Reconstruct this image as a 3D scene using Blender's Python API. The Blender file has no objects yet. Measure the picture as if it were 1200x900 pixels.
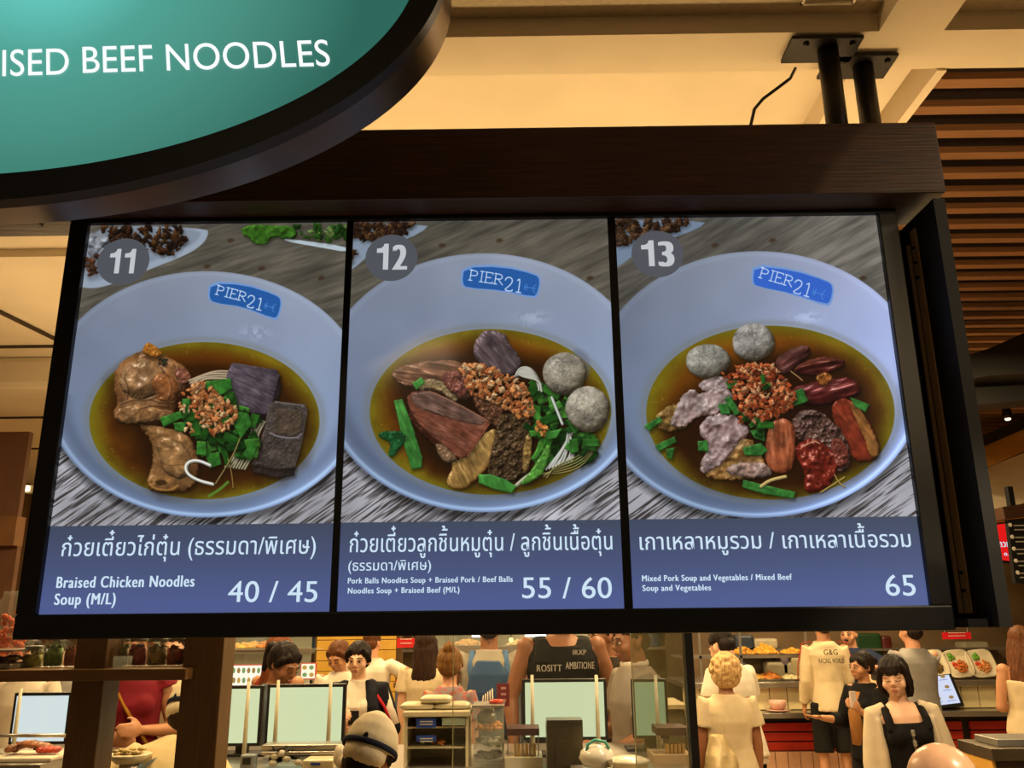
import bpy, bmesh, math, random
import numpy as np
from mathutils import Vector, Matrix, Euler

random.seed(7)
C = bpy.context.scene.collection
PI = math.pi

# ------------------------------------------------------------------ camera
YAW, PITCH, ROLL = [math.radians(a) for a in (-0.33636, 15.48792, 0.59201)]
FPX = 1000.0
EYE = 1.70

def _axes():
    cy, sy, cp, sp = math.cos(YAW), math.sin(YAW), math.cos(PITCH), math.sin(PITCH)
    F = np.array([sy*cp, cy*cp, sp]); R = np.array([cy, -sy, 0.0]); U = np.cross(R, F)
    cr, sr = math.cos(ROLL), math.sin(ROLL)
    return F, cr*R - sr*U, sr*R + cr*U
AF, AR, AU = _axes()

cam = bpy.data.cameras.new('camera')
cam.sensor_width = 36.0
cam.lens = FPX*36.0/1200.0
cam.clip_start = 0.02
cam.clip_end = 60
cam_ob = bpy.data.objects.new('camera', cam)
M = Matrix(((AR[0], AU[0], -AF[0]), (AR[1], AU[1], -AF[1]), (AR[2], AU[2], -AF[2])))
cam_ob.matrix_world = Matrix.Translation((0, 0, EYE)) @ M.to_4x4()
C.objects.link(cam_ob)
bpy.context.scene.camera = cam_ob

# ------------------------------------------------------------------ world, exposure
sc = bpy.context.scene
world = bpy.data.worlds.new('world'); sc.world = world
world.use_nodes = True
bg = world.node_tree.nodes['Background']
bg.inputs[0].default_value = (1.0, 0.72, 0.42, 1)
bg.inputs[1].default_value = 0.06
sc.view_settings.view_transform = 'Standard'
sc.view_settings.look = 'None'
sc.view_settings.exposure = 0.0
sc.view_settings.gamma = 1.0
sc.view_settings.use_curve_mapping = False

def area(loc, size, power, color=(1, .72, .40), rot=(0, 0, 0), size_y=None, spread=None):
    L = bpy.data.lights.new('area_lamp', 'AREA')
    L.energy = power; L.color = color; L.size = size
    if size_y: L.shape = 'RECTANGLE'; L.size_y = size_y
    if spread: L.spread = spread
    o = bpy.data.objects.new('area_lamp', L); o.location = loc; o.rotation_euler = rot
    C.objects.link(o); return o
WARM = (1.0, 0.70, 0.36)
# rows of warm downlights over the food hall
for Y, p in ((3.6, 38), (5.6, 54), (7.7, 70)):
    for X in (-3.9, -1.5, 0.9, 3.2):
        area((X, Y, 3.22), .35, p, (1, .73, .37))
# unseen wide lamps added to brighten the far counters
area((2.3, 10.2, 2.6), 3.5, 80, WARM, size_y=.5)
area((-1.0, 10.2, 2.6), 3.5, 80, WARM, size_y=.5)
# cove strip lying on top of the menu cabinet, shining up at the ceiling
area((0.1, 2.62, 2.55), 3.6, 22, (1, .66, .30), rot=(PI, 0, 0), size_y=.10)
area((-2.1, 4.2, 2.2), 1.2, 16, (1, .68, .33), rot=(PI, 0, 0), size_y=1.2)
# an unseen soft fill lamp added behind the photographer and a small spot over the right end of the beam
area((-0.6, -0.4, 3.1), .5, 4, (1, .75, .5))
area((1.9, 1.1, 3.2), .3, 9, (1, .80, .55))  # unseen lamp added in front for more light on the bald head
S2 = bpy.data.lights.new('head_fill_spot', 'SPOT'); S2.energy = 210; S2.color = (1, .78, .5); S2.spot_size = math.radians(24); S2.spot_blend = .4; S2.shadow_soft_size = .05  # narrow unseen spot added to light the bald crown
so2 = bpy.data.objects.new('head_fill_spot', S2); so2.location = (1.3, .95, 3.2)
so2.rotation_euler = (Vector((.95, 1.9, 1.40)) - Vector(so2.location)).to_track_quat('-Z', 'Y').to_euler()
C.objects.link(so2)
S = bpy.data.lights.new('spot_lamp', 'SPOT'); S.energy = 42; S.color = (1, .72, .4); S.spot_size = math.radians(30); S.spot_blend = .08; S.shadow_soft_size = .01
so = bpy.data.objects.new('spot_lamp', S); so.location = (2.25, -.25, 2.95)
so.rotation_euler = (Vector((1.40, 1.9, 2.48)) - Vector(so.location)).to_track_quat('-Z', 'Y').to_euler()
C.objects.link(so)
# unseen lamp above and behind the bald man, added to brighten his head
area((1.35, 2.75, 3.1), .25, 46, (1, .80, .55))

# ------------------------------------------------------------------ projection helpers
def P(px, py, Y):
    """world point on the vertical plane y = Y seen at photo pixel (px, py)"""
    d = AF + AR*(px-600)/FPX + AU*(450-py)/FPX
    d = d*(Y/d[1])
    return Vector((d[0], Y, d[2]+EYE))

def Qarr(X, Y, Z):
    dx, dy, dz = X, Y, Z-EYE
    w = dx*AF[0]+dy*AF[1]+dz*AF[2]
    return (600+FPX*(dx*AR[0]+dy*AR[1]+dz*AR[2])/w, 450-FPX*(dx*AU[0]+dy*AU[1]+dz*AU[2])/w)

# ------------------------------------------------------------------ materials
def lin(c):
    if isinstance(c, str):
        c = [int(c[i:i+2], 16)/255 for i in (0, 2, 4)]
    elif max(c) > 1.001:
        c = [v/255 for v in c]
    return tuple((v/12.92 if v <= .04045 else ((v+.055)/1.055)**2.4) for v in c)

MATS = {}
def mat(name, col, rough=.55, metal=0.0, var=.12, scale=8.0, bump=0.0, emit=None, es=1.0, stretch=(1, 1, 1), alpha=None, trans=0.0, spec=.5, col2=None):
    if name in MATS: return MATS[name]
    m = bpy.data.materials.new(name); m.use_nodes = True
    nt = m.node_tree; N = nt.nodes; L = nt.links
    b = N['Principled BSDF']
    tc = N.new('ShaderNodeTexCoord'); mp = N.new('ShaderNodeMapping'); mp.inputs['Scale'].default_value = stretch
    nz = N.new('ShaderNodeTexNoise'); nz.inputs['Scale'].default_value = scale; nz.inputs['Detail'].default_value = 5
    L.new(tc.outputs['Object'], mp.inputs[0]); L.new(mp.outputs[0], nz.inputs['Vector'])
    r = N.new('ShaderNodeValToRGB')
    c = lin(col)
    if col2 is not None:
        c2 = lin(col2); a = c
    else:
        a = tuple(v*(1-var) for v in c); c2 = tuple(min(1, v*(1+var)) for v in c)
    r.color_ramp.elements[0].position = .35; r.color_ramp.elements[1].position = .65
    r.color_ramp.elements[0].color = (*a, 1); r.color_ramp.elements[1].color = (*c2, 1)
    L.new(nz.outputs['Fac'], r.inputs[0]); L.new(r.outputs[0], b.inputs['Base Color'])
    b.inputs['Roughness'].default_value = rough; b.inputs['Metallic'].default_value = metal
    b.inputs['Specular IOR Level'].default_value = spec
    if bump:
        bp = N.new('ShaderNodeBump'); bp.inputs['Strength'].default_value = bump; bp.inputs['Distance'].default_value = .01
        L.new(nz.outputs['Fac'], bp.inputs['Height']); L.new(bp.outputs[0], b.inputs['Normal'])
    if emit is not None:
        b.inputs['Emission Color'].default_value = (*lin(emit), 1); b.inputs['Emission Strength'].default_value = es
        r.color_ramp.elements[0].color = (0.01, 0.01, 0.01, 1); r.color_ramp.elements[1].color = (0.01, 0.01, 0.01, 1)
    if alpha is not None: b.inputs['Alpha'].default_value = alpha
    if trans: b.inputs['Transmission Weight'].default_value = trans; b.inputs['IOR'].default_value = 1.05 if trans < .99 else 1.3
    MATS[name] = m
    return m

# ------------------------------------------------------------------ mesh builder
class MB:
    def __init__(s): s.v = []; s.f = []
    def add(s, vs, fs):
        n = len(s.v); s.v += [tuple(v) for v in vs]; s.f += [tuple(i+n for i in f) for f in fs]; return s
    def box(s, x0, x1, y0, y1, z0, z1, M=None, bev=0.0):
        x0, x1 = min(x0, x1), max(x0, x1); y0, y1 = min(y0, y1), max(y0, y1); z0, z1 = min(z0, z1), max(z0, z1)
        if bev > 0:
            bm = bmesh.new(); bmesh.ops.create_cube(bm, size=1)
            for v in bm.verts: v.co = Vector(((x0+x1)/2+v.co.x*(x1-x0), (y0+y1)/2+v.co.y*(y1-y0), (z0+z1)/2+v.co.z*(z1-z0)))
            bmesh.ops.bevel(bm, geom=bm.edges[:], offset=min(bev, .45*min(x1-x0, y1-y0, z1-z0)), segments=2, affect='EDGES', profile=.6)
            vs = [v.co.copy() for v in bm.verts]; fs = [[v.index for v in f.verts] for f in bm.faces]; bm.free()
        else:
            vs = [Vector((x, y, z)) for z in (z0, z1) for y in (y0, y1) for x in (x0, x1)]
            fs = [(0, 2, 3, 1), (4, 5, 7, 6), (0, 1, 5, 4), (2, 6, 7, 3), (0, 4, 6, 2), (1, 3, 7, 5)]
        if M is not None: vs = [M @ v for v in vs]
        return s.add(vs, fs)
    def tube(s, pts, r, n=10, cap=True, M=None):
        """tapered tube along pts; r a number, a list, or list of (ra, rb) with ra across"""
        pts = [Vector(p) for p in pts]
        if not isinstance(r, (list, tuple)): r = [r]*len(pts)
        vs = []; prev = None
        for i, p in enumerate(pts):
            t = (pts[min(i+1, len(pts)-1)]-pts[max(i-1, 0)]).normalized()
            if prev is None:
                a = Vector((0, 0, 1)) if abs(t.z) < .9 else Vector((0, 1, 0))
                u = (a-t*a.dot(t)).normalized()
            else:
                u = (prev-t*prev.dot(t)).normalized()
            prev = u; w = t.cross(u)
            ra, rb = r[i] if isinstance(r[i], (list, tuple)) else (r[i], r[i])
            for k in range(n):
                a = 2*PI*k/n; vs.append(p+u*math.cos(a)*ra+w*math.sin(a)*rb)
        fs = []
        for i in range(len(pts)-1):
            for k in range(n):
                k2 = (k+1) % n; fs.append((i*n+k, i*n+k2, (i+1)*n+k2, (i+1)*n+k))
        if cap: fs.append(tuple(range(n-1, -1, -1))); fs.append(tuple(range((len(pts)-1)*n, len(pts)*n)))
        if M is not None: vs = [M @ v for v in vs]
        return s.add(vs, fs)
    def ball(s, c, r, M=None, nu=14, nv=9, rot=None):
        if not isinstance(r, (list, tuple)): r = (r, r, r)
        vs = [Vector((0, 0, r[2]))]
        for j in range(1, nv):
            ph = PI*j/nv
            for k in range(nu):
                a = 2*PI*k/nu; vs.append(Vector((r[0]*math.sin(ph)*math.cos(a), r[1]*math.sin(ph)*math.sin(a), r[2]*math.cos(ph))))
        vs.append(Vector((0, 0, -r[2])))
        fs = [(0, 1+k, 1+(k+1) % nu) for k in range(nu)]
        for j in range(nv-2):
            for k in range(nu):
                a = 1+j*nu; k2 = (k+1) % nu; fs.append((a+k, a+nu+k, a+nu+k2, a+k2))
        e = len(vs)-1; a = 1+(nv-2)*nu
        fs += [(a+k, e, a+(k+1) % nu) for k in range(nu)]
        if rot is not None: vs = [rot @ v for v in vs]
        vs = [v+Vector(c) for v in vs]
        if M is not None: vs = [M @ v for v in vs]
        return s.add(vs, fs)
    def loft(s, rings, n=20, M=None, power=2.0):
        """rings: (cx, cy, z, rx, ry)"""
        vs = []
        for (cx, cy, z, rx, ry) in rings:
            for k in range(n):
                a = 2*PI*k/n; ca, sa = math.cos(a), math.sin(a)
                e = 2.0/power
                vs.append(Vector((cx+rx*abs(ca)**e*(1 if ca >= 0 else -1), cy+ry*abs(sa)**e*(1 if sa >= 0 else -1), z)))
        fs = []
        for i in range(len(rings)-1):
            for k in range(n):
                k2 = (k+1) % n; fs.append((i*n+k, i*n+k2, (i+1)*n+k2, (i+1)*n+k))
        fs.append(tuple(range(n-1, -1, -1))); fs.append(tuple(range((len(rings)-1)*n, len(rings)*n)))
        if M is not None: vs = [M @ v for v in vs]
        return s.add(vs, fs)
    def lathe(s, prof, c=(0, 0, 0), n=20, M=None):
        vs = []; c = Vector(c)
        for (r, z) in prof:
            for k in range(n):
                a = 2*PI*k/n; vs.append(c+Vector((r*math.cos(a), r*math.sin(a), z)))
        fs = []
        for i in range(len(prof)-1):
            for k in range(n):
                k2 = (k+1) % n; fs.append((i*n+k, i*n+k2, (i+1)*n+k2, (i+1)*n+k))
        fs.append(tuple(range(n-1, -1, -1))); fs.append(tuple(range((len(prof)-1)*n, len(prof)*n)))
        if M is not None: vs = [M @ v for v in vs]
        return s.add(vs, fs)
    def prism(s, poly, y0, y1, M=None):
        """polygon in x,z extruded along y"""
        n = len(poly)
        vs = [Vector((p[0], y0, p[1])) for p in poly]+[Vector((p[0], y1, p[1])) for p in poly]
        fs = [tuple(range(n)), tuple(range(2*n-1, n-1, -1))]+[(i, i+n, (i+1) % n+n, (i+1) % n) for i in range(n)]
        if M is not None: vs = [M @ v for v in vs]
        return s.add(vs, fs)
    def mesh(s, name):
        me = bpy.data.meshes.new(name); me.from_pydata(s.v, [], s.f); me.update(); return me
    def build(s, name, m, parent=None, smooth=False, label=None, fixn=True):
        me = s.mesh(name)
        if fixn:
            bm = bmesh.new(); bm.from_mesh(me); bmesh.ops.recalc_face_normals(bm, faces=bm.faces[:]); bm.to_mesh(me); bm.free()
        return link(me, name, m, parent, smooth, label)

def link(me, name, m, parent=None, smooth=False, label=None):
    if m is not None and not me.materials: me.materials.append(m)
    if smooth: me.polygons.foreach_set('use_smooth', [True]*len(me.polygons))
    o = bpy.data.objects.new(name, me); C.objects.link(o)
    if parent is not None:
        o.parent = parent
        if parent.parent is None:
            o.matrix_parent_inverse = Matrix.Translation(-Vector(parent.location)) if parent.type == 'EMPTY' else Matrix.Identity(4)
        else:
            o.matrix_parent_inverse = parent.matrix_parent_inverse.copy() if False else Matrix.Identity(4)
    if label: o['label'] = label
    return o
# note: geometry is authored in world coordinates; an Empty's location is undone by the
# parent-inverse of its parts, sub-parts inherit it.

def thing(name, label, cat, loc=(0, 0, 0), group=None):
    o = bpy.data.objects.new(name, None); C.objects.link(o); o.location = loc
    o.empty_display_size = .05
    o['label'] = label; o['category'] = cat
    if group: o['group'] = group
    return o
def tag(o, label, cat, group=None, kind=None):
    o['label'] = label; o['category'] = cat
    if group: o['group'] = group
    if kind: o['kind'] = kind
    return o
def struct(o): o['kind'] = 'structure'; return o

def gauss(a, n=1):
    for _ in range(n):
        a = (a+np.roll(a, 1, 0)+np.roll(a, -1, 0))/3; a = (a+np.roll(a, 1, 1)+np.roll(a, -1, 1))/3
    return a
def vnoise3(p, scale, seed=0):
    """cheap smooth noise on points from summed sines"""
    rng = np.random.default_rng(seed); out = np.zeros(len(p))
    for i in range(7):
        k = rng.normal(size=3); k /= np.linalg.norm(k); out += np.sin(p@k*scale*(1+.35*i)+rng.uniform(0, 6.28))
    return out/4.0
# ------------------------------------------------------------------ painter for the pictures shown on the menu screen
def fbm(x, y, scale, seed, octv=4):
    rng = np.random.default_rng(seed); out = np.zeros(x.shape); amp = .5; s = scale
    for o in range(octv):
        T = rng.random((64, 64)); u = x/s; v = y/s
        iu = np.floor(u).astype(int); iv = np.floor(v).astype(int); fu = u-iu; fv = v-iv
        fu = fu*fu*(3-2*fu); fv = fv*fv*(3-2*fv)
        a = T[iu % 64, iv % 64]; b = T[(iu+1) % 64, iv % 64]; c = T[iu % 64, (iv+1) % 64]; d = T[(iu+1) % 64, (iv+1) % 64]
        out += amp*((a*(1-fu)+b*fu)*(1-fv)+(c*(1-fu)+d*fu)*fv); amp *= .5; s *= .5
    return out/(1-.5**octv)
def sdpoly(x, y, pts):
    pts = np.array(pts, float); n = len(pts); d = np.full(x.shape, 1e9); ins = np.zeros(x.shape, bool)
    for i in range(n):
        ax, ay = pts[i]; bx, by = pts[(i+1) % n]
        ex, ey = bx-ax, by-ay; wx, wy = x-ax, y-ay
        t = np.clip((wx*ex+wy*ey)/(ex*ex+ey*ey+1e-9), 0, 1)
        d = np.minimum(d, np.hypot(wx-ex*t, wy-ey*t))
        c = (ay > y) != (by > y)
        with np.errstate(divide='ignore', invalid='ignore'):
            ins ^= c & (x < (bx-ax)*(y-ay)/(by-ay+1e-12)+ax)
    return np.where(ins, -d, d)
def sdline(x, y, pts):
    pts = np.array(pts, float); d = np.full(x.shape, 1e9)
    for i in range(len(pts)-1):
        ax, ay = pts[i]; bx, by = pts[i+1]; ex, ey = bx-ax, by-ay; wx, wy = x-ax, y-ay
        t = np.clip((wx*ex+wy*ey)/(ex*ex+ey*ey+1e-9), 0, 1); d = np.minimum(d, np.hypot(wx-ex*t, wy-ey*t))
    return d
def smooth_poly(pts, it=2):
    p = [tuple(q) for q in pts]
    for _ in range(it):
        q = []
        for i in range(len(p)):
            a, b = p[i], p[(i+1) % len(p)]
            q.append((a[0]*.75+b[0]*.25, a[1]*.75+b[1]*.25)); q.append((a[0]*.25+b[0]*.75, a[1]*.25+b[1]*.75))
        p = q
    return p
def smooth_line(pts, it=2):
    p = [tuple(q) for q in pts]
    for _ in range(it):
        q = [p[0]]
        for i in range(len(p)-1):
            a, b = p[i], p[i+1]
            q.append((a[0]*.75+b[0]*.25, a[1]*.75+b[1]*.25)); q.append((a[0]*.25+b[0]*.75, a[1]*.25+b[1]*.75))
        q.append(p[-1]); p = q
    return p
class Pic:
    """a picture painted in drawing units (u right, v down)"""
    def __init__(s, u, v):
        s.u, s.v = u, v; s.img = np.zeros(u.shape+(3,)); s.seed = 1
    def reg(s, pts, pad):
        p = np.array(pts, float); x0, y0 = p.min(0)-pad; x1, y1 = p.max(0)+pad
        m = (s.u >= x0) & (s.u <= x1) & (s.v >= y0) & (s.v <= y1)
        if not m.any(): return None
        r = np.where(m.any(1))[0]; c = np.where(m.any(0))[0]
        return slice(r[0], r[-1]+1), slice(c[0], c[-1]+1)
    def put(s, sl, mask, col):
        col = np.asarray(col, float); s.img[sl] = s.img[sl]*(1-mask[..., None])+col*mask[..., None]
    def flat(s, pts, col, blur=1.5, a=1.0, sm=0):
        if sm: pts = smooth_poly(pts, sm)
        sl = s.reg(pts, blur+2)
        if sl is None: return
        d = sdpoly(s.u[sl], s.v[sl], pts); s.put(sl, np.clip(.5-d/blur, 0, 1)*a, np.array(col)/255)
    def line(s, pts, w, col, blur=1.5, a=1.0, sm=2):
        if sm: pts = smooth_line(pts, sm)
        sl = s.reg(pts, w+blur+2)
        if sl is None: return
        d = sdline(s.u[sl], s.v[sl], pts)-w/2; s.put(sl, np.clip(.5-d/blur, 0, 1)*a, np.array(col)/255)
    def strand(s, pts, w, col, sm=2):
        s.line([(a+1, b+2) for a, b in pts], w+2, (25, 22, 12), 4, .5, sm)
        s.line(pts, w, [c*.72 for c in col], 1.5, 1, sm)
        s.line([(a-.3*w*.5, b-.3*w*.6) for a, b in pts], w*.45, [min(255, c*1.12) for c in col], 2, .9, sm)
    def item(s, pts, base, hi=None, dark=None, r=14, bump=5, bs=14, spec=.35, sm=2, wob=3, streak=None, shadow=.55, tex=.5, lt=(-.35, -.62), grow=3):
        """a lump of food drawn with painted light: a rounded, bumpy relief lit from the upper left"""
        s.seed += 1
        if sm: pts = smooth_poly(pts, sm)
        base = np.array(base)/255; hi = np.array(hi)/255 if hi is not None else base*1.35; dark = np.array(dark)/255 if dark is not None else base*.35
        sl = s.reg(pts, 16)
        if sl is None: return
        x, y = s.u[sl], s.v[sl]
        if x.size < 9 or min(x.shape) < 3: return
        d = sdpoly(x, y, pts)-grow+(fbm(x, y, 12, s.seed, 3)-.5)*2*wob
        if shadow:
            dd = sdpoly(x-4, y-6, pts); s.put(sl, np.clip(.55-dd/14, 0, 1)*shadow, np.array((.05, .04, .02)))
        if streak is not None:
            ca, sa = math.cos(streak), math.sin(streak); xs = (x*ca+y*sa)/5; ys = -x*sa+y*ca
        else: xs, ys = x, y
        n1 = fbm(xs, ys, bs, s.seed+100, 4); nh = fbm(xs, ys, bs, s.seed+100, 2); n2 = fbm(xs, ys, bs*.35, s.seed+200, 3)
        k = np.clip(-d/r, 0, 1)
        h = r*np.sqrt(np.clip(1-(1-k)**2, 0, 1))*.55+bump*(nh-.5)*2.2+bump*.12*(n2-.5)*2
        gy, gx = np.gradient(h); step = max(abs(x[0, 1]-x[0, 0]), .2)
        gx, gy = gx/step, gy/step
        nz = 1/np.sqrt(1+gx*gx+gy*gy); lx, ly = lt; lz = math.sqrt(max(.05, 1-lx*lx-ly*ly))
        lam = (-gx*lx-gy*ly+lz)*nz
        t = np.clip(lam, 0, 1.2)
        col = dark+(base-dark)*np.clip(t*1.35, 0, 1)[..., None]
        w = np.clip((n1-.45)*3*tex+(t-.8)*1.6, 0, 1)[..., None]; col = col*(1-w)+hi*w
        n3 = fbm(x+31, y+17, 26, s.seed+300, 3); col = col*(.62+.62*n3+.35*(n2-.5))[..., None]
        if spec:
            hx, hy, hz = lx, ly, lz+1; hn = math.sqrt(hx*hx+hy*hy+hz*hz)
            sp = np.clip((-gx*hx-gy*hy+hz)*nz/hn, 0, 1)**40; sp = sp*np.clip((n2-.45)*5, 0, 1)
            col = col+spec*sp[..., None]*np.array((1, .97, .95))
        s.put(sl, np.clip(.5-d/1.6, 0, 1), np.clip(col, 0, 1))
    def blobs(s, poly, n, size, cols, seed=1, sq=1.0, spec=.25, center=False):
        rng = np.random.default_rng(seed); p = np.array(poly, float); lo, hi = p.min(0), p.max(0); k = 0
        while k < n:
            q = lo+(hi-lo)*rng.random(2)
            if sdpoly(np.array([q[0]]), np.array([q[1]]), poly)[0] > 0: continue
            k += 1; a0 = rng.uniform(0, 6.28); z = size*rng.uniform(.6, 1.25); m = rng.integers(4, 6)
            st_ = rng.uniform(.38, .7); a1 = rng.uniform(0, 3.14); pts = []
            for i in range(m):
                e, g_ = z*math.cos(a0+2*PI*i/m)*rng.uniform(.7, 1.25), z*st_*math.sin(a0+2*PI*i/m)*rng.uniform(.7, 1.2)
                pts.append((q[0]+e*math.cos(a1)-g_*math.sin(a1), q[1]+e*math.sin(a1)+g_*math.cos(a1)))
            c = cols[rng.integers(len(cols))]; s.item(pts, c, [min(255, v*1.16+8) for v in c], [v*.42 for v in c], r=z*.55, bump=.8, bs=5, spec=spec, sm=0, wob=.9, shadow=.22, grow=1)
    def leaves(s, poly, n, size, seed=1, cols=((30, 72, 22), (44, 98, 30), (66, 124, 44), (22, 54, 18))):
        rng = np.random.default_rng(seed); p = np.array(poly, float); lo, hi = p.min(0), p.max(0); k = 0
        while k < n:
            q = lo+(hi-lo)*rng.random(2)
            if sdpoly(np.array([q[0]]), np.array([q[1]]), poly)[0] > 0: continue
            k += 1; a = rng.uniform(0, 3.14); L = size*rng.uniform(.7, 1.3); W = L*rng.uniform(.3, .6); ca, sa = math.cos(a), math.sin(a)
            pts = [(q[0]+ca*i-sa*j, q[1]+sa*i+ca*j) for i, j in ((-L, -W), (L*.8, -W*1.1), (L, W*.8), (-L*.9, W))]
            c = cols[rng.integers(len(cols))]; s.item(pts, c, [min(255, v*1.35) for v in c], [v*.4 for v in c], r=4, bump=1.0, bs=12, spec=.10, sm=0, wob=.8, streak=a, shadow=.5, grow=1)
    def glow(s, pts, col, blur, a):
        s.flat(pts, col, blur, a, 1)
    def crease(s, pts, w=3, a=.75, col=(40, 20, 10), hi=(205, 170, 128)):
        s.line([(x-w*.7, y-w*.7) for x, y in pts], w*.7, hi, w*1.2, a*.55); s.line(pts, w, col, w*1.3, a)
    def bean(s, c, rx, ry, fn, blur=1.5):
        pts = [(c[0]-rx, c[1]-ry), (c[0]+rx, c[1]+ry)]; sl = s.reg(pts, 6)
        x, y = s.u[sl], s.v[sl]; q = np.hypot((x-c[0])/rx, (y-c[1])/ry); d = (q-1)*min(rx, ry)
        s.put(sl, np.clip(.5-d/blur, 0, 1), fn(x, y, q))
GL = {'P': [[(0, 0), (0, 1)], [(0, .04), (.35, .04), (.52, .14), (.52, .4), (.35, .52), (0, .52)], [(-.12, 1), (.16, 1)], [(-.12, 0), (.1, 0)]],
      'I': [[(.1, 0), (.1, 1)], [(-.04, 0), (.24, 0)], [(-.04, 1), (.24, 1)]],
      'E': [[(0, 0), (0, 1)], [(-.1, 0), (.5, 0), (.5, .12)], [(0, .48), (.38, .48)], [(-.1, 1), (.52, 1), (.54, .86)]],
      'R': [[(0, 0), (0, 1)], [(-.1, 0), (.35, .02), (.52, .14), (.52, .38), (.35, .5), (0, .5)], [(.22, .5), (.62, 1)], [(-.12, 1), (.16, 1)]],
      '2': [[(0, .25), (.1, .05), (.32, 0), (.52, .1), (.56, .32), (.4, .6), (0, 1), (.62, 1), (.64, .88)]],
      '1': [[(0, .14), (.2, 0), (.2, 1)], [(.02, 1), (.4, 1)]]}
def logo(p, pts, a, b, hgt, col=(38, 88, 158)):
    """blue badge with PIER21 and a small anchor, along the baseline a -> b"""
    c = np.mean(np.array(pts), 0); sc2 = lambda u_, v_: [tuple(c+(np.array(q)-c)*np.array((u_, v_))) for q in pts]
    p.flat(sc2(1.045, 1.13), (112, 148, 205), 2, 1, 1); p.flat(sc2(1.0, .99), col, 1.5, 1, 1)
    a = np.array(a, float)+(9, -5); b = np.array(b, float)+(9, -3); d = (b-a); L = np.hypot(*d); d /= L; hgt = hgt*1.16; nrm = np.array((-d[1], d[0]))
    x = 0; sag = hgt*.3
    for ch, adv, hs, drop in (('P', .66, .64, 0), ('I', .34, .64, 0), ('E', .62, .64, 0), ('R', .66, .64, 0), ('2', .80, .84, .5), ('1', .45, .84, .5)):
        h = hgt*hs
        for st in GL[ch]:
            q = [a+d*(x+i*h*(1.2 if hs < .8 else .95))+nrm*(j*h+drop*hgt*.2) for i, j in st]
            p.line([tuple(t) for t in q], 2.6 if hs < .8 else 3.0, (205, 222, 245), 1.6, 1, 0 if ch in 'IE' else 1)
        x += adv*h*(1.28 if hs < .8 else 1.0)+hgt*.07
    o = a+d*(x+hgt*.05)+nrm*hgt*.55   # the anchor
    for q in ([(0, 0), (.7, 0)], [(.0, -.15), (.0, .15)], [(.12, -.2), (.12, .2)], [(.7, -.28), (.55, -.1), (.55, .12), (.7, .28)]):
        p.line([tuple(o+d*hgt*i+nrm*hgt*j) for i, j in q], 2, (80, 140, 215), 1.5, .9, 0)

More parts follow.
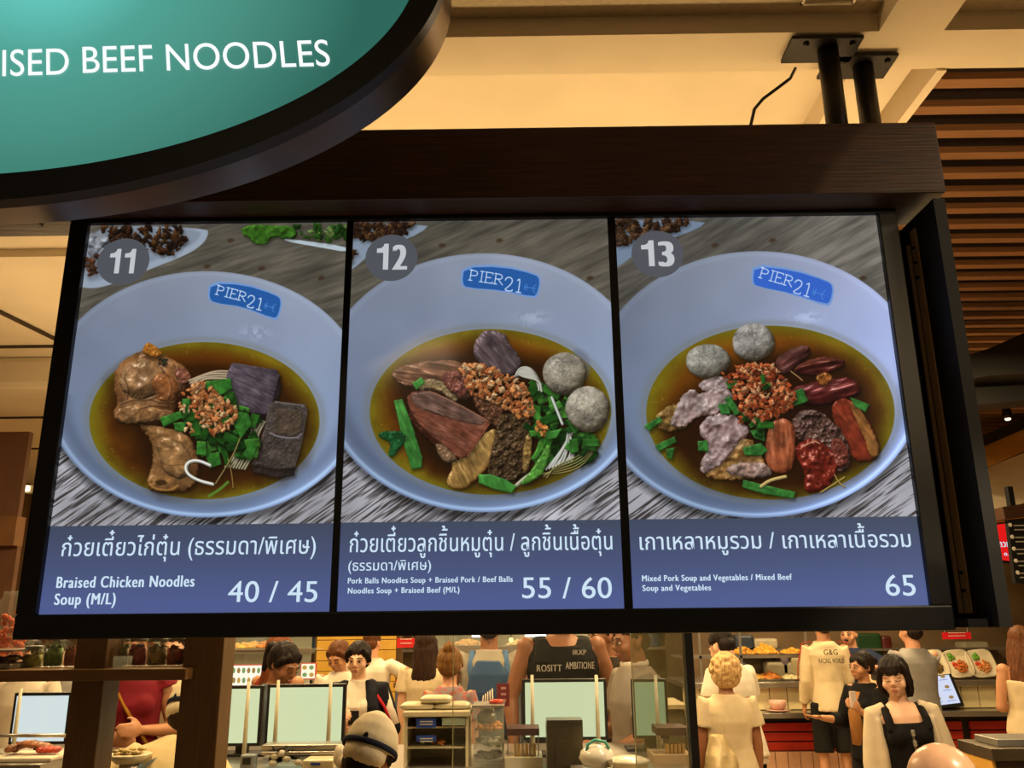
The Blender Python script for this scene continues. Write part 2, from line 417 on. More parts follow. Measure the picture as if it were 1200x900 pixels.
def base_picture(p, n, bowl, broth, tilt):
    u, v = p.u, p.v
    # table: brown blurred planks above, pale striated planks in focus below
    ca, sa = math.cos(tilt), math.sin(tilt)
    a = u*ca+v*sa; b = -u*sa+v*ca
    g1 = fbm(a/9, b, 13, 10+n, 4); g2 = fbm(a/12, b, 5, 20+n, 3); kk = np.clip((v-600)/50, 0, 1); cb_, sb_ = math.cos(-.62), math.sin(-.62); a2, b2 = u*cb_+v*sb_, -u*sb_+v*cb_; g1 = g1*(1-kk)+fbm(a2/12, b2, 9, 12+n, 4)*kk; g2 = g2*(1-kk)+fbm(a2/18, b2, 4, 22+n, 3)*kk; big = fbm(u, v, 120, 3+n, 2)
    k = np.clip((v-380)/120, 0, 1)[..., None]
    up = np.array((92, 87, 76))/255*(.62+.55*g1+.25*(g2-.5)+.35*(big-.4))[..., None]
    if n == 3: up = up*(1+.5*np.clip((u-420)/350, 0, 1)*np.clip((260-v)/240, 0, 1))[..., None]*np.array((1, 1.02, 1.08))
    g = np.clip((g2-.40)*4.2+(g1-.5)*1.5+.42, 0, 1)[..., None]
    dn = np.array((62, 57, 56))/255*(1-g)+np.array((166, 165, 172))/255*g*(.8+.4*big[..., None])
    p.img[:] = up*(1-k)+dn*k
    rng = np.random.default_rng(n)
    for q in ((395, 152), (550, 158), (298, 92), (462, 78), (720, 185)):
        p.flat([(q[0]-10, q[1]-3), (q[0]+6, q[1]-8), (q[0]+13, q[1]+1), (q[0]-5, q[1]+7)], (58, 42, 28), 7, .85, 1)
    cx, cy, rx, ry = bowl
    # soft shadow of the bowl on the table
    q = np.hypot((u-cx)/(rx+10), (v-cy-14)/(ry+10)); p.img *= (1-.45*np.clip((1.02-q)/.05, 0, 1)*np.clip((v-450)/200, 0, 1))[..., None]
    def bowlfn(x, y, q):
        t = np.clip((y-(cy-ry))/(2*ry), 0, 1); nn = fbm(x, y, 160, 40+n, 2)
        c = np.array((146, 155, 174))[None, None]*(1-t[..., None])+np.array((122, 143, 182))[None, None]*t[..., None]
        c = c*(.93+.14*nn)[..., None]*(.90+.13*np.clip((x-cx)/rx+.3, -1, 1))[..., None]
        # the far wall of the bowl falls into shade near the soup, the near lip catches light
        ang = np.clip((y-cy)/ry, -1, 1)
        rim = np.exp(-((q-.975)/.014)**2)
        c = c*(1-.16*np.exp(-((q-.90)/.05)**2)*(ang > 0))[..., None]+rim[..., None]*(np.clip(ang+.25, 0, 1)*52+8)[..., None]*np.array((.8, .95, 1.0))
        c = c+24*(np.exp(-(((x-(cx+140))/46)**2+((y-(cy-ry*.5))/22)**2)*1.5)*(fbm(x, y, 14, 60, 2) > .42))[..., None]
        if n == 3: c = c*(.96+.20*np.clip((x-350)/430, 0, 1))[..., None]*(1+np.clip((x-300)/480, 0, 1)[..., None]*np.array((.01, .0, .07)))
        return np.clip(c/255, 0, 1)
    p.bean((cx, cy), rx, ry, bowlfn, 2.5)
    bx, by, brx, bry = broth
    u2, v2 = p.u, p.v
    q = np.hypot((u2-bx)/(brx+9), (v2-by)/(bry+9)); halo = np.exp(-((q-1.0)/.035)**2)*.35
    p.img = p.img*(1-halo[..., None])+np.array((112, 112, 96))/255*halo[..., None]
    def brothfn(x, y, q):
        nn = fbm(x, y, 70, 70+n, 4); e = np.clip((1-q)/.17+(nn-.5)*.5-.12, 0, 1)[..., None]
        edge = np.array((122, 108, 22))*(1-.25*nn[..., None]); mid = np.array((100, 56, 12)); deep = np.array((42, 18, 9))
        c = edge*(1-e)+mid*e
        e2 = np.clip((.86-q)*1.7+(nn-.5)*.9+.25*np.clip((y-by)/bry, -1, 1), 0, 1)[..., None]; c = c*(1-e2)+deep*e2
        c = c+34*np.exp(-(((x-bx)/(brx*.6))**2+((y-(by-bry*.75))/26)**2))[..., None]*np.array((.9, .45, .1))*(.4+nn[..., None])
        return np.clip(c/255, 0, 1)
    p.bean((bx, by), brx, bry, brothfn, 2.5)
    rng = np.random.default_rng(80+n)   # droplets of fat round the edge
    for i in range(60):
        t = rng.uniform(0, 6.28); rr = rng.uniform(.86, .985); x, y = bx+brx*rr*math.cos(t), by+bry*rr*math.sin(t); z = rng.uniform(1, 3)
        p.line([(x, y), (x+z, y)], z, (178, 150, 60), 1.5, .45, 0)

GAR = ((196, 122, 66), (214, 148, 92), (182, 104, 56), (226, 180, 128), (160, 84, 42), (204, 132, 76))
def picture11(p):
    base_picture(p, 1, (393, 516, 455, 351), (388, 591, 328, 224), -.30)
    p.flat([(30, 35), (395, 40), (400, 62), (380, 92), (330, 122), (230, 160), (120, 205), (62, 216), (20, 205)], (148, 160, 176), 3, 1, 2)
    p.flat([(30, 35), (380, 40), (372, 80), (300, 115), (200, 150), (100, 190), (40, 200)], (118, 128, 142), 10, .7, 2)
    p.blobs([(95, 38), (330, 40), (335, 88), (300, 118), (215, 108), (120, 90)], 130, 12, ((64, 38, 22), (44, 28, 18), (84, 54, 28), (32, 20, 14)), 4, spec=.1)
    p.item([(50, 60), (100, 58), (125, 90), (100, 130), (60, 125)], (138, 142, 150), r=10, bump=9, bs=20, spec=.1)
    p.blobs([(45, 130), (90, 120), (95, 165), (55, 180)], 12, 11, ((60, 36, 24), (90, 55, 35)), 6)
    p.flat([(612, 70), (800, 95), (800, 112), (700, 94), (620, 80)], (176, 190, 200), 2, 1, 1)
    p.blobs([(640, 36), (800, 36), (800, 92), (700, 78), (640, 68)], 30, 15, ((40, 78, 22), (28, 60, 18), (96, 120, 60)), 8)
    p.item([(495, 36), (640, 36), (650, 62), (615, 72), (585, 60), (560, 88), (530, 84), (515, 66), (498, 60)], (54, 98, 28), (84, 140, 44), r=8, bump=6, bs=26, spec=.05, tex=.8)
    logo(p, [(408, 200), (500, 203), (590, 232), (607, 247), (598, 292), (585, 300), (500, 266), (415, 255), (401, 240)], (420, 210), (590, 252), 36)
    p.glow([(120, 440), (340, 400), (560, 430), (700, 560), (660, 760), (470, 760), (380, 800), (230, 800), (190, 640), (110, 600)], (34, 18, 8), 60, .75)
    # chicken
    CH = dict(spec=.30, wob=3, sm=1)
    p.item([(150, 460), (215, 600), (265, 612), (335, 628), (360, 668), (370, 710), (368, 760), (340, 790), (290, 796), (240, 792), (225, 772), (238, 735), (246, 690), (238, 645), (205, 610)], (140, 98, 56), (178, 138, 88), (44, 24, 10), r=36, bump=10, bs=54, **CH)
    p.item([(250, 640), (300, 640), (345, 680), (350, 730), (320, 760), (280, 740), (262, 700)], (150, 108, 64), (186, 148, 98), r=26, bump=8, bs=40, shadow=.15, spec=.35, wob=3, sm=2)
    p.item([(135, 455), (150, 430), (185, 405), (215, 392), (245, 392), (300, 420), (335, 442), (352, 470), (350, 496), (330, 520), (305, 548), (300, 578), (255, 602), (215, 600), (180, 595), (135, 585), (130, 565), (145, 545), (132, 500)], (134, 90, 52), (176, 134, 92), (44, 24, 12), r=50, bump=12, bs=60, **CH)
    p.item([(150, 450), (190, 420), (240, 420), (275, 450), (265, 500), (220, 530), (170, 520), (148, 490)], (146, 104, 64), (190, 152, 112), r=38, bump=9, bs=40, shadow=.1, spec=.4, sm=2, wob=4)
    p.item([(235, 470), (275, 455), (310, 480), (315, 515), (285, 540), (250, 525)], (138, 84, 44), (172, 124, 80), r=20, bump=6, bs=26, shadow=.25, spec=.35)
    p.item([(138, 560), (200, 545), (250, 560), (300, 565), (295, 585), (230, 592), (160, 598), (132, 582)], (150, 104, 62), (190, 146, 98), r=14, bump=5, bs=22, shadow=.35, spec=.25)
    for q in ([(150, 545), (190, 530), (225, 535), (262, 520)], [(200, 560), (235, 548), (285, 552)], [(265, 440), (290, 470), (296, 505), (285, 530)], [(232, 530), (262, 540), (300, 540)], [(300, 430), (318, 470), (322, 505)], [(160, 470), (172, 500), (168, 530)]): p.crease(q, 3.5, .6)
    for q in ([(262, 650), (290, 668), (310, 662)], [(250, 700), (280, 720), (330, 715)], [(270, 630), (300, 650), (340, 655)]): p.crease(q, 2.5, .45)
    p.item([(212, 392), (222, 371), (245, 378), (270, 402), (250, 412), (225, 402)], (168, 104, 36), r=10, bump=3)
    p.item([(300, 440), (335, 445), (350, 472), (330, 490), (310, 470)], (140, 84, 62), r=12, bump=4)
    p.blobs([(258, 412), (280, 412), (280, 432), (258, 432)], 14, 5, ((30, 30, 26), (50, 55, 30)), 3)
    p.flat([(245, 762), (275, 758), (285, 772), (255, 778)], (52, 34, 16), 5, .9, 1); p.line([(232, 772), (250, 786), (290, 790), (312, 776)], 6, (168, 122, 60), 4, .8)
    # noodles and cubes of blood curd
    rng = np.random.default_rng(5)
    for i in range(6):
        y = 455+i*7; p.strand([(345+i*3, y+22), (385+rng.uniform(-9, 9), y+rng.uniform(-5, 5)), (425, y-6), (462, y-4)], 6, (184, 162, 132))
    for i in range(8):
        x = 505+i*8; p.strand([(x+rng.uniform(-6, 6), 580+i*2), (x-15+rng.uniform(-9, 9), 630), (x-28, 680+rng.uniform(-9, 9)), (x-58, 722+i)], 5, (170, 164, 132))
    p.item([(574, 560), (601, 460), (607, 492), (590, 548), (580, 576)], (44, 35, 38), sm=0, r=5, bump=1, spec=.1, grow=1)
    p.item([(455, 540), (530, 568), (577, 560), (572, 582), (528, 586), (456, 556)], (42, 32, 32), sm=0, r=4, bump=1, spec=.1, grow=1)
    p.item([(468, 427), (592, 446), (602, 462), (577, 560), (562, 572), (525, 570), (454, 541), (453, 458)], (84, 72, 80), (112, 98, 108), (44, 36, 40), r=6, bump=2.2, bs=9, sm=0, wob=1.2, streak=.5, spec=.22, grow=1)
    p.item([(524, 712), (645, 722), (643, 746), (600, 755), (526, 738)], (48, 38, 34), sm=0, r=4, bump=1, spec=.1, grow=1)
    p.item([(588, 535), (674, 545), (682, 560), (664, 655), (645, 724), (600, 730), (524, 716), (558, 620), (572, 550)], (74, 64, 58), (98, 88, 82), (36, 29, 25), r=7, bump=1.8, bs=7, sm=0, wob=1.2, spec=.15, grow=1)
    p.item([(596, 556), (668, 564), (661, 622), (640, 636), (584, 628)], (84, 69, 56), (100, 85, 70), r=5, bump=1.2, bs=8, sm=0, shadow=0, spec=.05, grow=0)
    p.line([(576, 626), (600, 638), (650, 641), (664, 630)], 4, (136, 132, 142), 2, .75); p.line([(590, 538), (672, 548)], 3, (134, 128, 132), 3, .6, 0); p.line([(645, 722), (664, 655), (680, 565)], 2.5, (120, 112, 112), 3, .5, 0)
    rng = np.random.default_rng(17)
    for i in range(60):
        x, y = rng.uniform(545, 655), rng.uniform(640, 715); p.line([(x, y), (x+1, y)], 1.6, (34, 28, 24), 1.2, .6, 0)
    # greens
    p.leaves([(345, 560), (470, 520), (540, 600), (530, 690), (430, 720), (370, 670)], 80, 22, 11)
    for q in ([(262, 584), (318, 564), (326, 582), (272, 608)], [(300, 598), (335, 595), (330, 622), (305, 618)], [(378, 482), (462, 470), (466, 500), (432, 520), (392, 500)], [(466, 562), (512, 570), (522, 602), (492, 640), (470, 600)], [(392, 690), (428, 680), (436, 715), (404, 726)], [(498, 690), (520, 652), (538, 664), (522, 705)], [(325, 530), (348, 528), (345, 570), (326, 588)], [(368, 650), (392, 652), (392, 690), (366, 686)]):
        p.item(q, (50, 110, 38), (92, 156, 62), (20, 48, 14), r=4, bump=1.2, bs=20, sm=0, wob=1, grow=1, spec=.15)
    p.line([(400, 806), (428, 790), (455, 766)], 8, (84, 128, 44), 2, .9)
    p.blobs([(345, 495), (385, 480), (440, 520), (484, 560), (470, 600), (420, 632), (380, 600), (350, 560)], 190, 10, GAR, 21)
    p.blobs([(310, 530), (345, 500), (350, 560), (322, 575)], 10, 7, GAR, 22); p.blobs([(330, 600), (360, 585), (355, 630), (335, 630)], 8, 7, GAR, 23)
    p.strand([(404, 718), (372, 704), (346, 706), (333, 722), (340, 744), (372, 762), (412, 772)], 9, (224, 224, 214))
    p.strand([(455, 700), (466, 740), (470, 782)], 3, (150, 120, 60)); p.strand([(490, 640), (470, 690), (420, 770)], 3, (160, 140, 80))

def ballfn(base):
    def fn(x, y, q):
        c = base; xx = np.clip(1-q*q, 0, 1)**.5
        n1 = fbm(x, y, 10, 5, 3)
        return c
    return fn
def meatball(p, c, r, seed, col=(164, 154, 136)):
    pts = [(c[0]+r[0]*math.cos(t)*(1+.03*math.sin(3*t+seed)), c[1]+r[1]*math.sin(t)*(1+.03*math.cos(2*t+seed))) for t in np.linspace(0, 2*PI, 22)[:-1]]
    p.item(pts, col, (196, 188, 176), (58, 50, 38), r=min(r)*1.05, bump=1.3, bs=13, spec=.10, sm=1, wob=1.2, tex=.25)
    rng = np.random.default_rng(seed)
    for i in range(16):
        t = rng.uniform(0, 6.28); k = rng.uniform(.1, .8); x, y = c[0]+r[0]*k*math.cos(t), c[1]+r[1]*k*math.sin(t)
        p.line([(x, y), (x+rng.uniform(1, 4), y+rng.uniform(-1, 3))], 1.6, (92, 80, 66), 1.5, .6, 0)

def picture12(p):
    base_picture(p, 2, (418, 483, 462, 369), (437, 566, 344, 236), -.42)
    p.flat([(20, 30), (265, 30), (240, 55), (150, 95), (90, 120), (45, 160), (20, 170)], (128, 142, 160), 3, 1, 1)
    p.blobs([(30, 30), (215, 30), (190, 60), (110, 78), (50, 72)], 120, 12, ((64, 40, 24), (42, 26, 18), (92, 62, 36)), 4); p.blobs([(30, 105), (70, 105), (60, 135), (30, 140)], 8, 10, ((70, 44, 26),), 5)
    logo(p, [(362, 154), (470, 152), (565, 174), (578, 190), (570, 230), (558, 238), (470, 219), (370, 212), (357, 200)], (374, 166), (560, 192), 40)
    p.flat([(665, 385), (705, 392), (725, 430), (715, 470), (690, 480)], (96, 102, 124), 14, .6, 2)
    p.line([(760, 560), (775, 590), (770, 630)], 6, (110, 120, 140), 6, .4)
    p.glow([(150, 440), (330, 400), (420, 340), (520, 400), (660, 420), (760, 540), (740, 660), (600, 780), (420, 790), (300, 760), (180, 620)], (30, 17, 8), 55, .8)
    # meats
    p.item([(154, 452), (200, 432), (260, 425), (340, 420), (376, 446), (386, 500), (372, 535), (330, 524), (260, 505), (200, 492), (165, 475)], (112, 74, 50), (158, 112, 84), (36, 20, 12), r=18, bump=7, bs=18, streak=.2)
    p.item([(412, 338), (440, 335), (478, 345), (486, 372), (518, 408), (522, 442), (490, 464), (440, 450), (398, 420), (388, 388)], (92, 76, 78), (140, 118, 120), (36, 26, 26), r=16, bump=6, bs=16, streak=.9)
    p.item([(232, 490), (262, 472), (300, 482), (335, 510), (345, 535), (325, 530), (300, 505), (262, 492), (240, 505)], (150, 124, 84), (196, 170, 126), r=7, bump=2, bs=8)
    p.item([(300, 455), (350, 450), (380, 480), (370, 520), (340, 520), (308, 490)], (118, 66, 54), (150, 96, 80), r=14, bump=5)
    p.item([(385, 505), (470, 540), (470, 610), (440, 600), (400, 560)], (98, 62, 42), r=12, bump=6)
    p.item([(285, 640), (330, 690), (370, 690), (445, 605), (458, 640), (432, 720), (375, 778), (335, 786), (310, 765), (340, 715), (300, 690)], (158, 122, 66), (206, 170, 108), (70, 42, 16), r=12, bump=6, bs=14, streak=1.1)
    p.item([(205, 552), (232, 580), (300, 655), (352, 696), (346, 706), (296, 676), (228, 616), (206, 580)], (70, 36, 24), sm=1, r=6, bump=2, grow=1)
    p.item([(200, 512), (260, 503), (330, 535), (400, 572), (438, 596), (420, 622), (374, 692), (350, 700), (300, 660), (236, 605), (203, 552)], (116, 66, 48), (142, 92, 72), (50, 24, 16), r=9, bump=2.4, bs=12, streak=.45, wob=1.6, spec=.2, sm=1, grow=1, tex=.7)
    p.item([(206, 514), (260, 505), (335, 540), (430, 592), (405, 606), (310, 582), (225, 556)], (106, 78, 66), (146, 116, 100), (60, 38, 30), r=8, bump=2, bs=9, streak=.45, shadow=0, spec=.15, sm=1, grow=0)
    p.line([(262, 506), (340, 540), (434, 595)], 3, (168, 128, 104), 3, .6); p.line([(434, 600), (372, 690)], 4, (150, 84, 54), 3, .7)
    for q in ([(240, 560), (300, 600), (350, 640)], [(290, 560), (350, 600), (390, 625)], [(250, 590), (310, 645)]): p.crease(q, 2, .4)
    p.item([(282, 655), (305, 665), (345, 700), (320, 712), (290, 690)], (120, 92, 66), r=8, bump=4)
    p.item([(466, 568), (552, 586), (556, 622), (545, 700), (538, 742), (500, 766), (462, 755), (428, 745), (440, 690), (456, 620)], (72, 54, 34), (122, 94, 62), (22, 15, 8), r=14, bump=7, bs=13, spec=.3)
    p.item([(535, 640), (556, 620), (548, 720), (530, 750)], (130, 100, 52), r=6, bump=3)
    # greens, noodles
    p.leaves([(560, 490), (650, 490), (740, 620), (720, 700), (640, 720), (570, 720), (545, 640)], 80, 22, 31)
    rng = np.random.default_rng(9)
    for i in range(8):
        p.strand([(500+i*2+rng.uniform(-5, 5), 478-i*3), (522+rng.uniform(-8, 8), 438+i*4), (556+i*3, 440+i*5), (578+rng.uniform(-5, 5), 486+i*3)], 6, (190, 188, 172))
    for i in range(9):
        p.strand([(596+i*9, 730-i*3), (628+i*6+rng.uniform(-7, 7), 684), (652+i*2+rng.uniform(-6, 6), 645+i), (664+rng.uniform(-5, 8), 612+i*2)], 6, (196, 196, 186))
    p.strand([(612, 525), (628, 565), (642, 600)], 8, (196, 200, 190)); p.strand([(508, 778), (530, 758), (552, 742)], 10, (182, 178, 152))
    for i in range(5): p.strand([(565+i*8, 738+i*4), (620, 744-i*6), (690, 728-i*9), (728+i*4, 684-i*9)], 2.5, (170, 162, 96))
    for q in ([(163, 535), (186, 530), (215, 610), (242, 695), (241, 724), (213, 730), (190, 655)], [(404, 745), (440, 745), (480, 760), (511, 778), (498, 797), (445, 785), (405, 768)], [(215, 484), (240, 468), (250, 482), (226, 502)], [(590, 625), (640, 615), (625, 640), (600, 645)]):
        p.item(q, (62, 128, 52), (100, 168, 80), (24, 54, 16), r=5, bump=1, bs=20, sm=0, wob=1, streak=1.2, grow=1, spec=.15)
    p.item([(530, 772), (560, 760), (590, 735), (610, 668), (596, 662), (572, 712), (545, 748), (526, 768)], (76, 132, 48), (140, 186, 90), r=8, bump=1, sm=1)
    p.item([(120, 626), (160, 622), (192, 628), (190, 650), (160, 692), (148, 690), (158, 650), (126, 640)], (26, 74, 36), r=6, bump=2, sm=1)
    p.leaves([(655, 600), (720, 600), (745, 630), (700, 700), (660, 690)], 12, 20, 37, ((30, 70, 26), (48, 100, 36)))
    meatball(p, (648, 457), (60, 57), 3); meatball(p, (715, 558), (61, 62), 4)
    p.blobs([(345, 425), (400, 425), (460, 450), (540, 490), (565, 575), (520, 580), (450, 540), (390, 520), (360, 470)], 260, 10, GAR, 41)
    p.blobs([(560, 590), (600, 600), (595, 635), (562, 630)], 14, 8, ((186, 104, 48), (210, 140, 70)), 42)

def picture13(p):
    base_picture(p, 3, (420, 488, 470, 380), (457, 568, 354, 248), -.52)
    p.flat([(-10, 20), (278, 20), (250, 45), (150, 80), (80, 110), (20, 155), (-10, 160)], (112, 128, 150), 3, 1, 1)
    p.blobs([(0, 20), (225, 20), (190, 55), (110, 70), (20, 90)], 120, 13, ((70, 46, 30), (46, 30, 22), (100, 70, 44)), 4)
    logo(p, [(412, 150), (520, 162), (618, 193), (635, 208), (628, 250), (615, 260), (520, 228), (418, 208), (407, 196)], (426, 160), (612, 212), 40, (52, 98, 196))
    p.glow([(130, 590), (250, 480), (380, 410), (560, 370), (720, 440), (780, 640), (740, 720), (560, 800), (380, 800), (240, 760), (160, 660)], (34, 17, 8), 55, .8)
    # meats on the right
    M1 = dict(r=14, bump=7, bs=24, spec=.5, sm=1)
    p.item([(470, 420), (520, 385), (560, 377), (571, 400), (530, 432), (502, 458), (480, 450)], (92, 50, 44), (150, 104, 92), (26, 10, 8), streak=-.6, **M1)
    p.item([(525, 440), (580, 414), (640, 410), (672, 426), (650, 446), (590, 462), (530, 456)], (78, 30, 24), (138, 84, 60), (20, 7, 5), streak=-.2, **M1)
    p.item([(520, 500), (570, 486), (620, 474), (690, 470), (716, 500), (700, 522), (600, 548), (550, 545), (520, 520)], (80, 26, 24), (140, 70, 62), (20, 6, 6), streak=-.3, **M1)
    p.item([(590, 462), (620, 455), (632, 472), (612, 490), (592, 484)], (150, 84, 34), (206, 140, 70), r=9, bump=4)
    p.item([(632, 538), (680, 528), (715, 565), (745, 610), (766, 660), (760, 696), (735, 706), (700, 705), (668, 650), (640, 590)], (118, 44, 26), (164, 84, 48), (34, 12, 6), r=9, bump=2.5, bs=16, streak=1.0, spec=.3, sm=1)
    p.item([(684, 530), (716, 566), (766, 660), (760, 696), (742, 690), (728, 640), (700, 580)], (152, 98, 48), (192, 140, 84), r=7, bump=3, bs=18, streak=1.0, sm=1)
    p.item([(520, 575), (580, 558), (630, 590), (672, 640), (684, 690), (675, 730), (650, 738), (620, 700), (570, 650), (525, 640)], (92, 62, 52), (158, 132, 122), (28, 18, 14), r=14, bump=8, bs=14)
    p.item([(530, 660), (580, 640), (620, 670), (660, 690), (640, 742), (622, 782), (570, 797), (553, 780), (562, 740), (535, 700)], (112, 34, 22), (164, 76, 50), (34, 8, 6), **M1)
    p.item([(630, 640), (665, 650), (682, 700), (660, 730), (640, 700)], (120, 58, 44), (160, 100, 84), r=10, bump=5)
    p.item([(456, 600), (492, 585), (520, 598), (527, 640), (525, 715), (500, 740), (462, 735), (444, 700), (448, 640)], (152, 80, 48), (200, 128, 90), (60, 24, 12), r=18, bump=4, bs=20, streak=1.5, spec=.35)
    p.line([(548, 666), (580, 648), (596, 655)], 3, (190, 150, 110), 2, .9); p.line([(515, 450), (535, 465), (548, 476)], 3, (180, 140, 90), 2, .9)
    # pork on the left
    PK = dict(r=13, bump=8, bs=24, spec=.18, wob=6)
    p.item([(125, 595), (150, 560), (185, 545), (235, 560), (230, 600), (190, 618), (150, 620)], (140, 108, 58), (182, 150, 96), (60, 38, 14), **PK)
    p.item([(255, 482), (300, 465), (340, 470), (345, 500), (310, 515), (262, 500)], (158, 138, 134), (206, 188, 182), (80, 58, 50), **PK)
    p.item([(190, 560), (208, 515), (240, 505), (262, 520), (300, 500), (350, 510), (345, 545), (300, 575), (250, 572), (215, 605), (170, 612)], (160, 138, 132), (206, 188, 182), (80, 58, 50), **PK)
    p.item([(265, 690), (300, 670), (350, 650), (400, 640), (420, 680), (450, 730), (420, 752), (340, 758), (285, 755), (258, 730)], (150, 110, 60), (196, 160, 110), (64, 38, 14), **PK)
    p.item([(262, 590), (320, 570), (372, 588), (398, 625), (362, 650), (330, 700), (290, 728), (262, 742), (264, 700), (285, 665), (258, 630)], (164, 138, 134), (212, 192, 188), (84, 58, 52), **PK)
    p.item([(330, 720), (400, 708), (450, 716), (462, 742), (420, 752), (345, 745)], (160, 128, 112), (208, 184, 172), **PK)
    # greens
    for q in ([(98, 606), (140, 580), (148, 592), (112, 620)], [(128, 662), (184, 636), (188, 652), (140, 678)], [(160, 672), (184, 668), (176, 700), (164, 698)], [(308, 545), (340, 540), (342, 572), (318, 572)], [(326, 528), (342, 522), (372, 568), (356, 576)], [(518, 510), (548, 500), (564, 535), (522, 550)], [(380, 668), (430, 655), (448, 676), (432, 690), (384, 688)], [(684, 525), (738, 545), (728, 565), (700, 550)], [(330, 480), (360, 476), (360, 500), (338, 500)], [(380, 760), (440, 775), (528, 795), (522, 812), (440, 800), (378, 780)], [(400, 620), (440, 610), (440, 650), (412, 640)], [(250, 650), (276, 648), (280, 680), (252, 676)]):
        p.item(q, (52, 112, 46), (92, 156, 74), (18, 46, 12), r=4, bump=1.2, bs=20, sm=0, wob=1, grow=1, spec=.15)
    p.leaves([(370, 565), (470, 590), (440, 640), (390, 620)], 12, 14, 51)
    p.strand([(430, 778), (455, 760), (500, 750)], 9, (208, 180, 110)); p.strand([(600, 795), (640, 770), (668, 752)], 4, (190, 160, 80)); p.strand([(640, 745), (650, 765), (668, 780)], 3, (190, 160, 80))
    meatball(p, (408, 367), (58, 52), 7, (150, 146, 140)); meatball(p, (278, 421), (61, 46), 8, (150, 148, 136))
    G3 = ((186, 88, 44), (206, 116, 66), (160, 66, 32), (222, 158, 108), (140, 56, 28))
    p.blobs([(360, 440), (410, 425), (470, 435), (490, 460), (525, 510), (520, 550), (470, 585), (410, 590), (370, 560), (350, 510)], 400, 9.5, G3, 61)
    p.leaves([(425, 470), (460, 480), (450, 500), (430, 500)], 3, 12, 62); p.blobs([(320, 455), (350, 450), (352, 490), (325, 480)], 9, 7, G3, 63); p.blobs([(365, 575), (392, 575), (390, 600), (368, 600)], 5, 7, G3, 65)
# ------------------------------------------------------------------ text as flat meshes
_dg = None
def _text_raw(s):
    cu = bpy.data.curves.new('tmp_text', 'FONT'); cu.body = s; cu.size = 1; cu.resolution_u = 3 if any(ord(c) > 0xE00 for c in s) else 6
    o = bpy.data.objects.new('tmp_text', cu); C.objects.link(o)
    dg = bpy.context.evaluated_depsgraph_get(); me = bpy.data.meshes.new_from_object(o.evaluated_get(dg))
    n = len(me.vertices); v = np.zeros(n*3); me.vertices.foreach_get('co', v); v = v.reshape(-1, 3)
    f = [tuple(p.vertices) for p in me.polygons]
    bpy.data.objects.remove(o); bpy.data.curves.remove(cu); bpy.data.meshes.remove(me)
    return v, f
_G = {}
def glyph(ch):
    if ch not in _G:
        base = _text_raw('||')[0][:, 0].max()
        adv = _text_raw('|'+ch+'|')[0][:, 0].max()-base
        v, f = _text_raw(ch) if ch != ' ' else (np.zeros((0, 3)), [])
        _G[ch] = (v, f, adv)
    return _G[ch]
_G['\u2460'] = (np.array([(.0, .47, 0), (.22, .47, 0), (.22, 0, 0), (.40, 0, 0), (.40, .72, 0), (.25, .72, 0), (.22, .65, 0), (.14, .60, 0), (0, .585, 0)], float), [tuple(range(9))], .50)
TONE = '\u0e48\u0e49\u0e4a\u0e4b'; UPV = '\u0e34\u0e35\u0e36\u0e37'
def text_geo(s, bold=0.0):
    V = []; Fc = []; n = 0; x = 0.0
    for i, ch in enumerate(s):
        v, f, adv = glyph(ch)
        dz = .20 if (ch in TONE and i and s[i-1] in UPV) else 0.0
        lay = .02 if (ch in TONE or ch in UPV) else 0.0
        offs = [0.0] if not bold else [0.0, bold, bold*.5]
        for k, o in enumerate(offs):
            if len(v):
                V.append(np.c_[v[:, 0]+x+o, v[:, 1]+dz, np.full(len(v), lay+.01*k)]); Fc += [tuple(j+n for j in q) for q in f]; n += len(v)
        x += adv+bold
    return np.vstack(V), Fc
def put_text(s, xl, xr, yb, yt, Y, m, parent, name, bold=0.0, ref=None, rot=0.0, yaw_px=None, label=None, sx=None, shear=0.0):
    """text whose ink runs from pixel column xl to xr on plane Y, baseline at row yb, reference glyph top at row yt"""
    V, Fc = text_geo(s, bold)
    a = P(xl, yb, Y); t = P(xl, yt, Y)
    rg = glyph(ref or 'H')[0][:, 1].max(); sz = (t.z-a.z)/rg
    if sx is None: b = P(xr, yb, Y); sx = (b.x-a.x)/(V[:, 0].max()-V[:, 0].min())
    X = (V[:, 0]-V[:, 0].min())*sx; Z = V[:, 1]*sz; X = X-shear*Z; c, q = math.cos(rot), math.sin(rot)
    W = [(a.x+i*c-j*q, Y-l*.02, a.z+i*q+j*c) for i, j, l in zip(X, Z, V[:, 2])]
    me = bpy.data.meshes.new(name); me.from_pydata(W, [], Fc); me.update()
    # face the camera
    bm = bmesh.new(); bm.from_mesh(me)
    for fc in bm.faces:
        if fc.normal.y > 0: fc.normal_flip()
    bm.to_mesh(me); bm.free()
    link(me, name, m, parent, False, label); return sx, sz
def hit(px, py, z):
    """the point of the horizontal plane z seen at a pixel"""
    d = AF + AR*(px-600)/FPX + AU*(450-py)/FPX; t = (z-EYE)/d[2]
    return Vector((d[0]*t, d[1]*t, z))

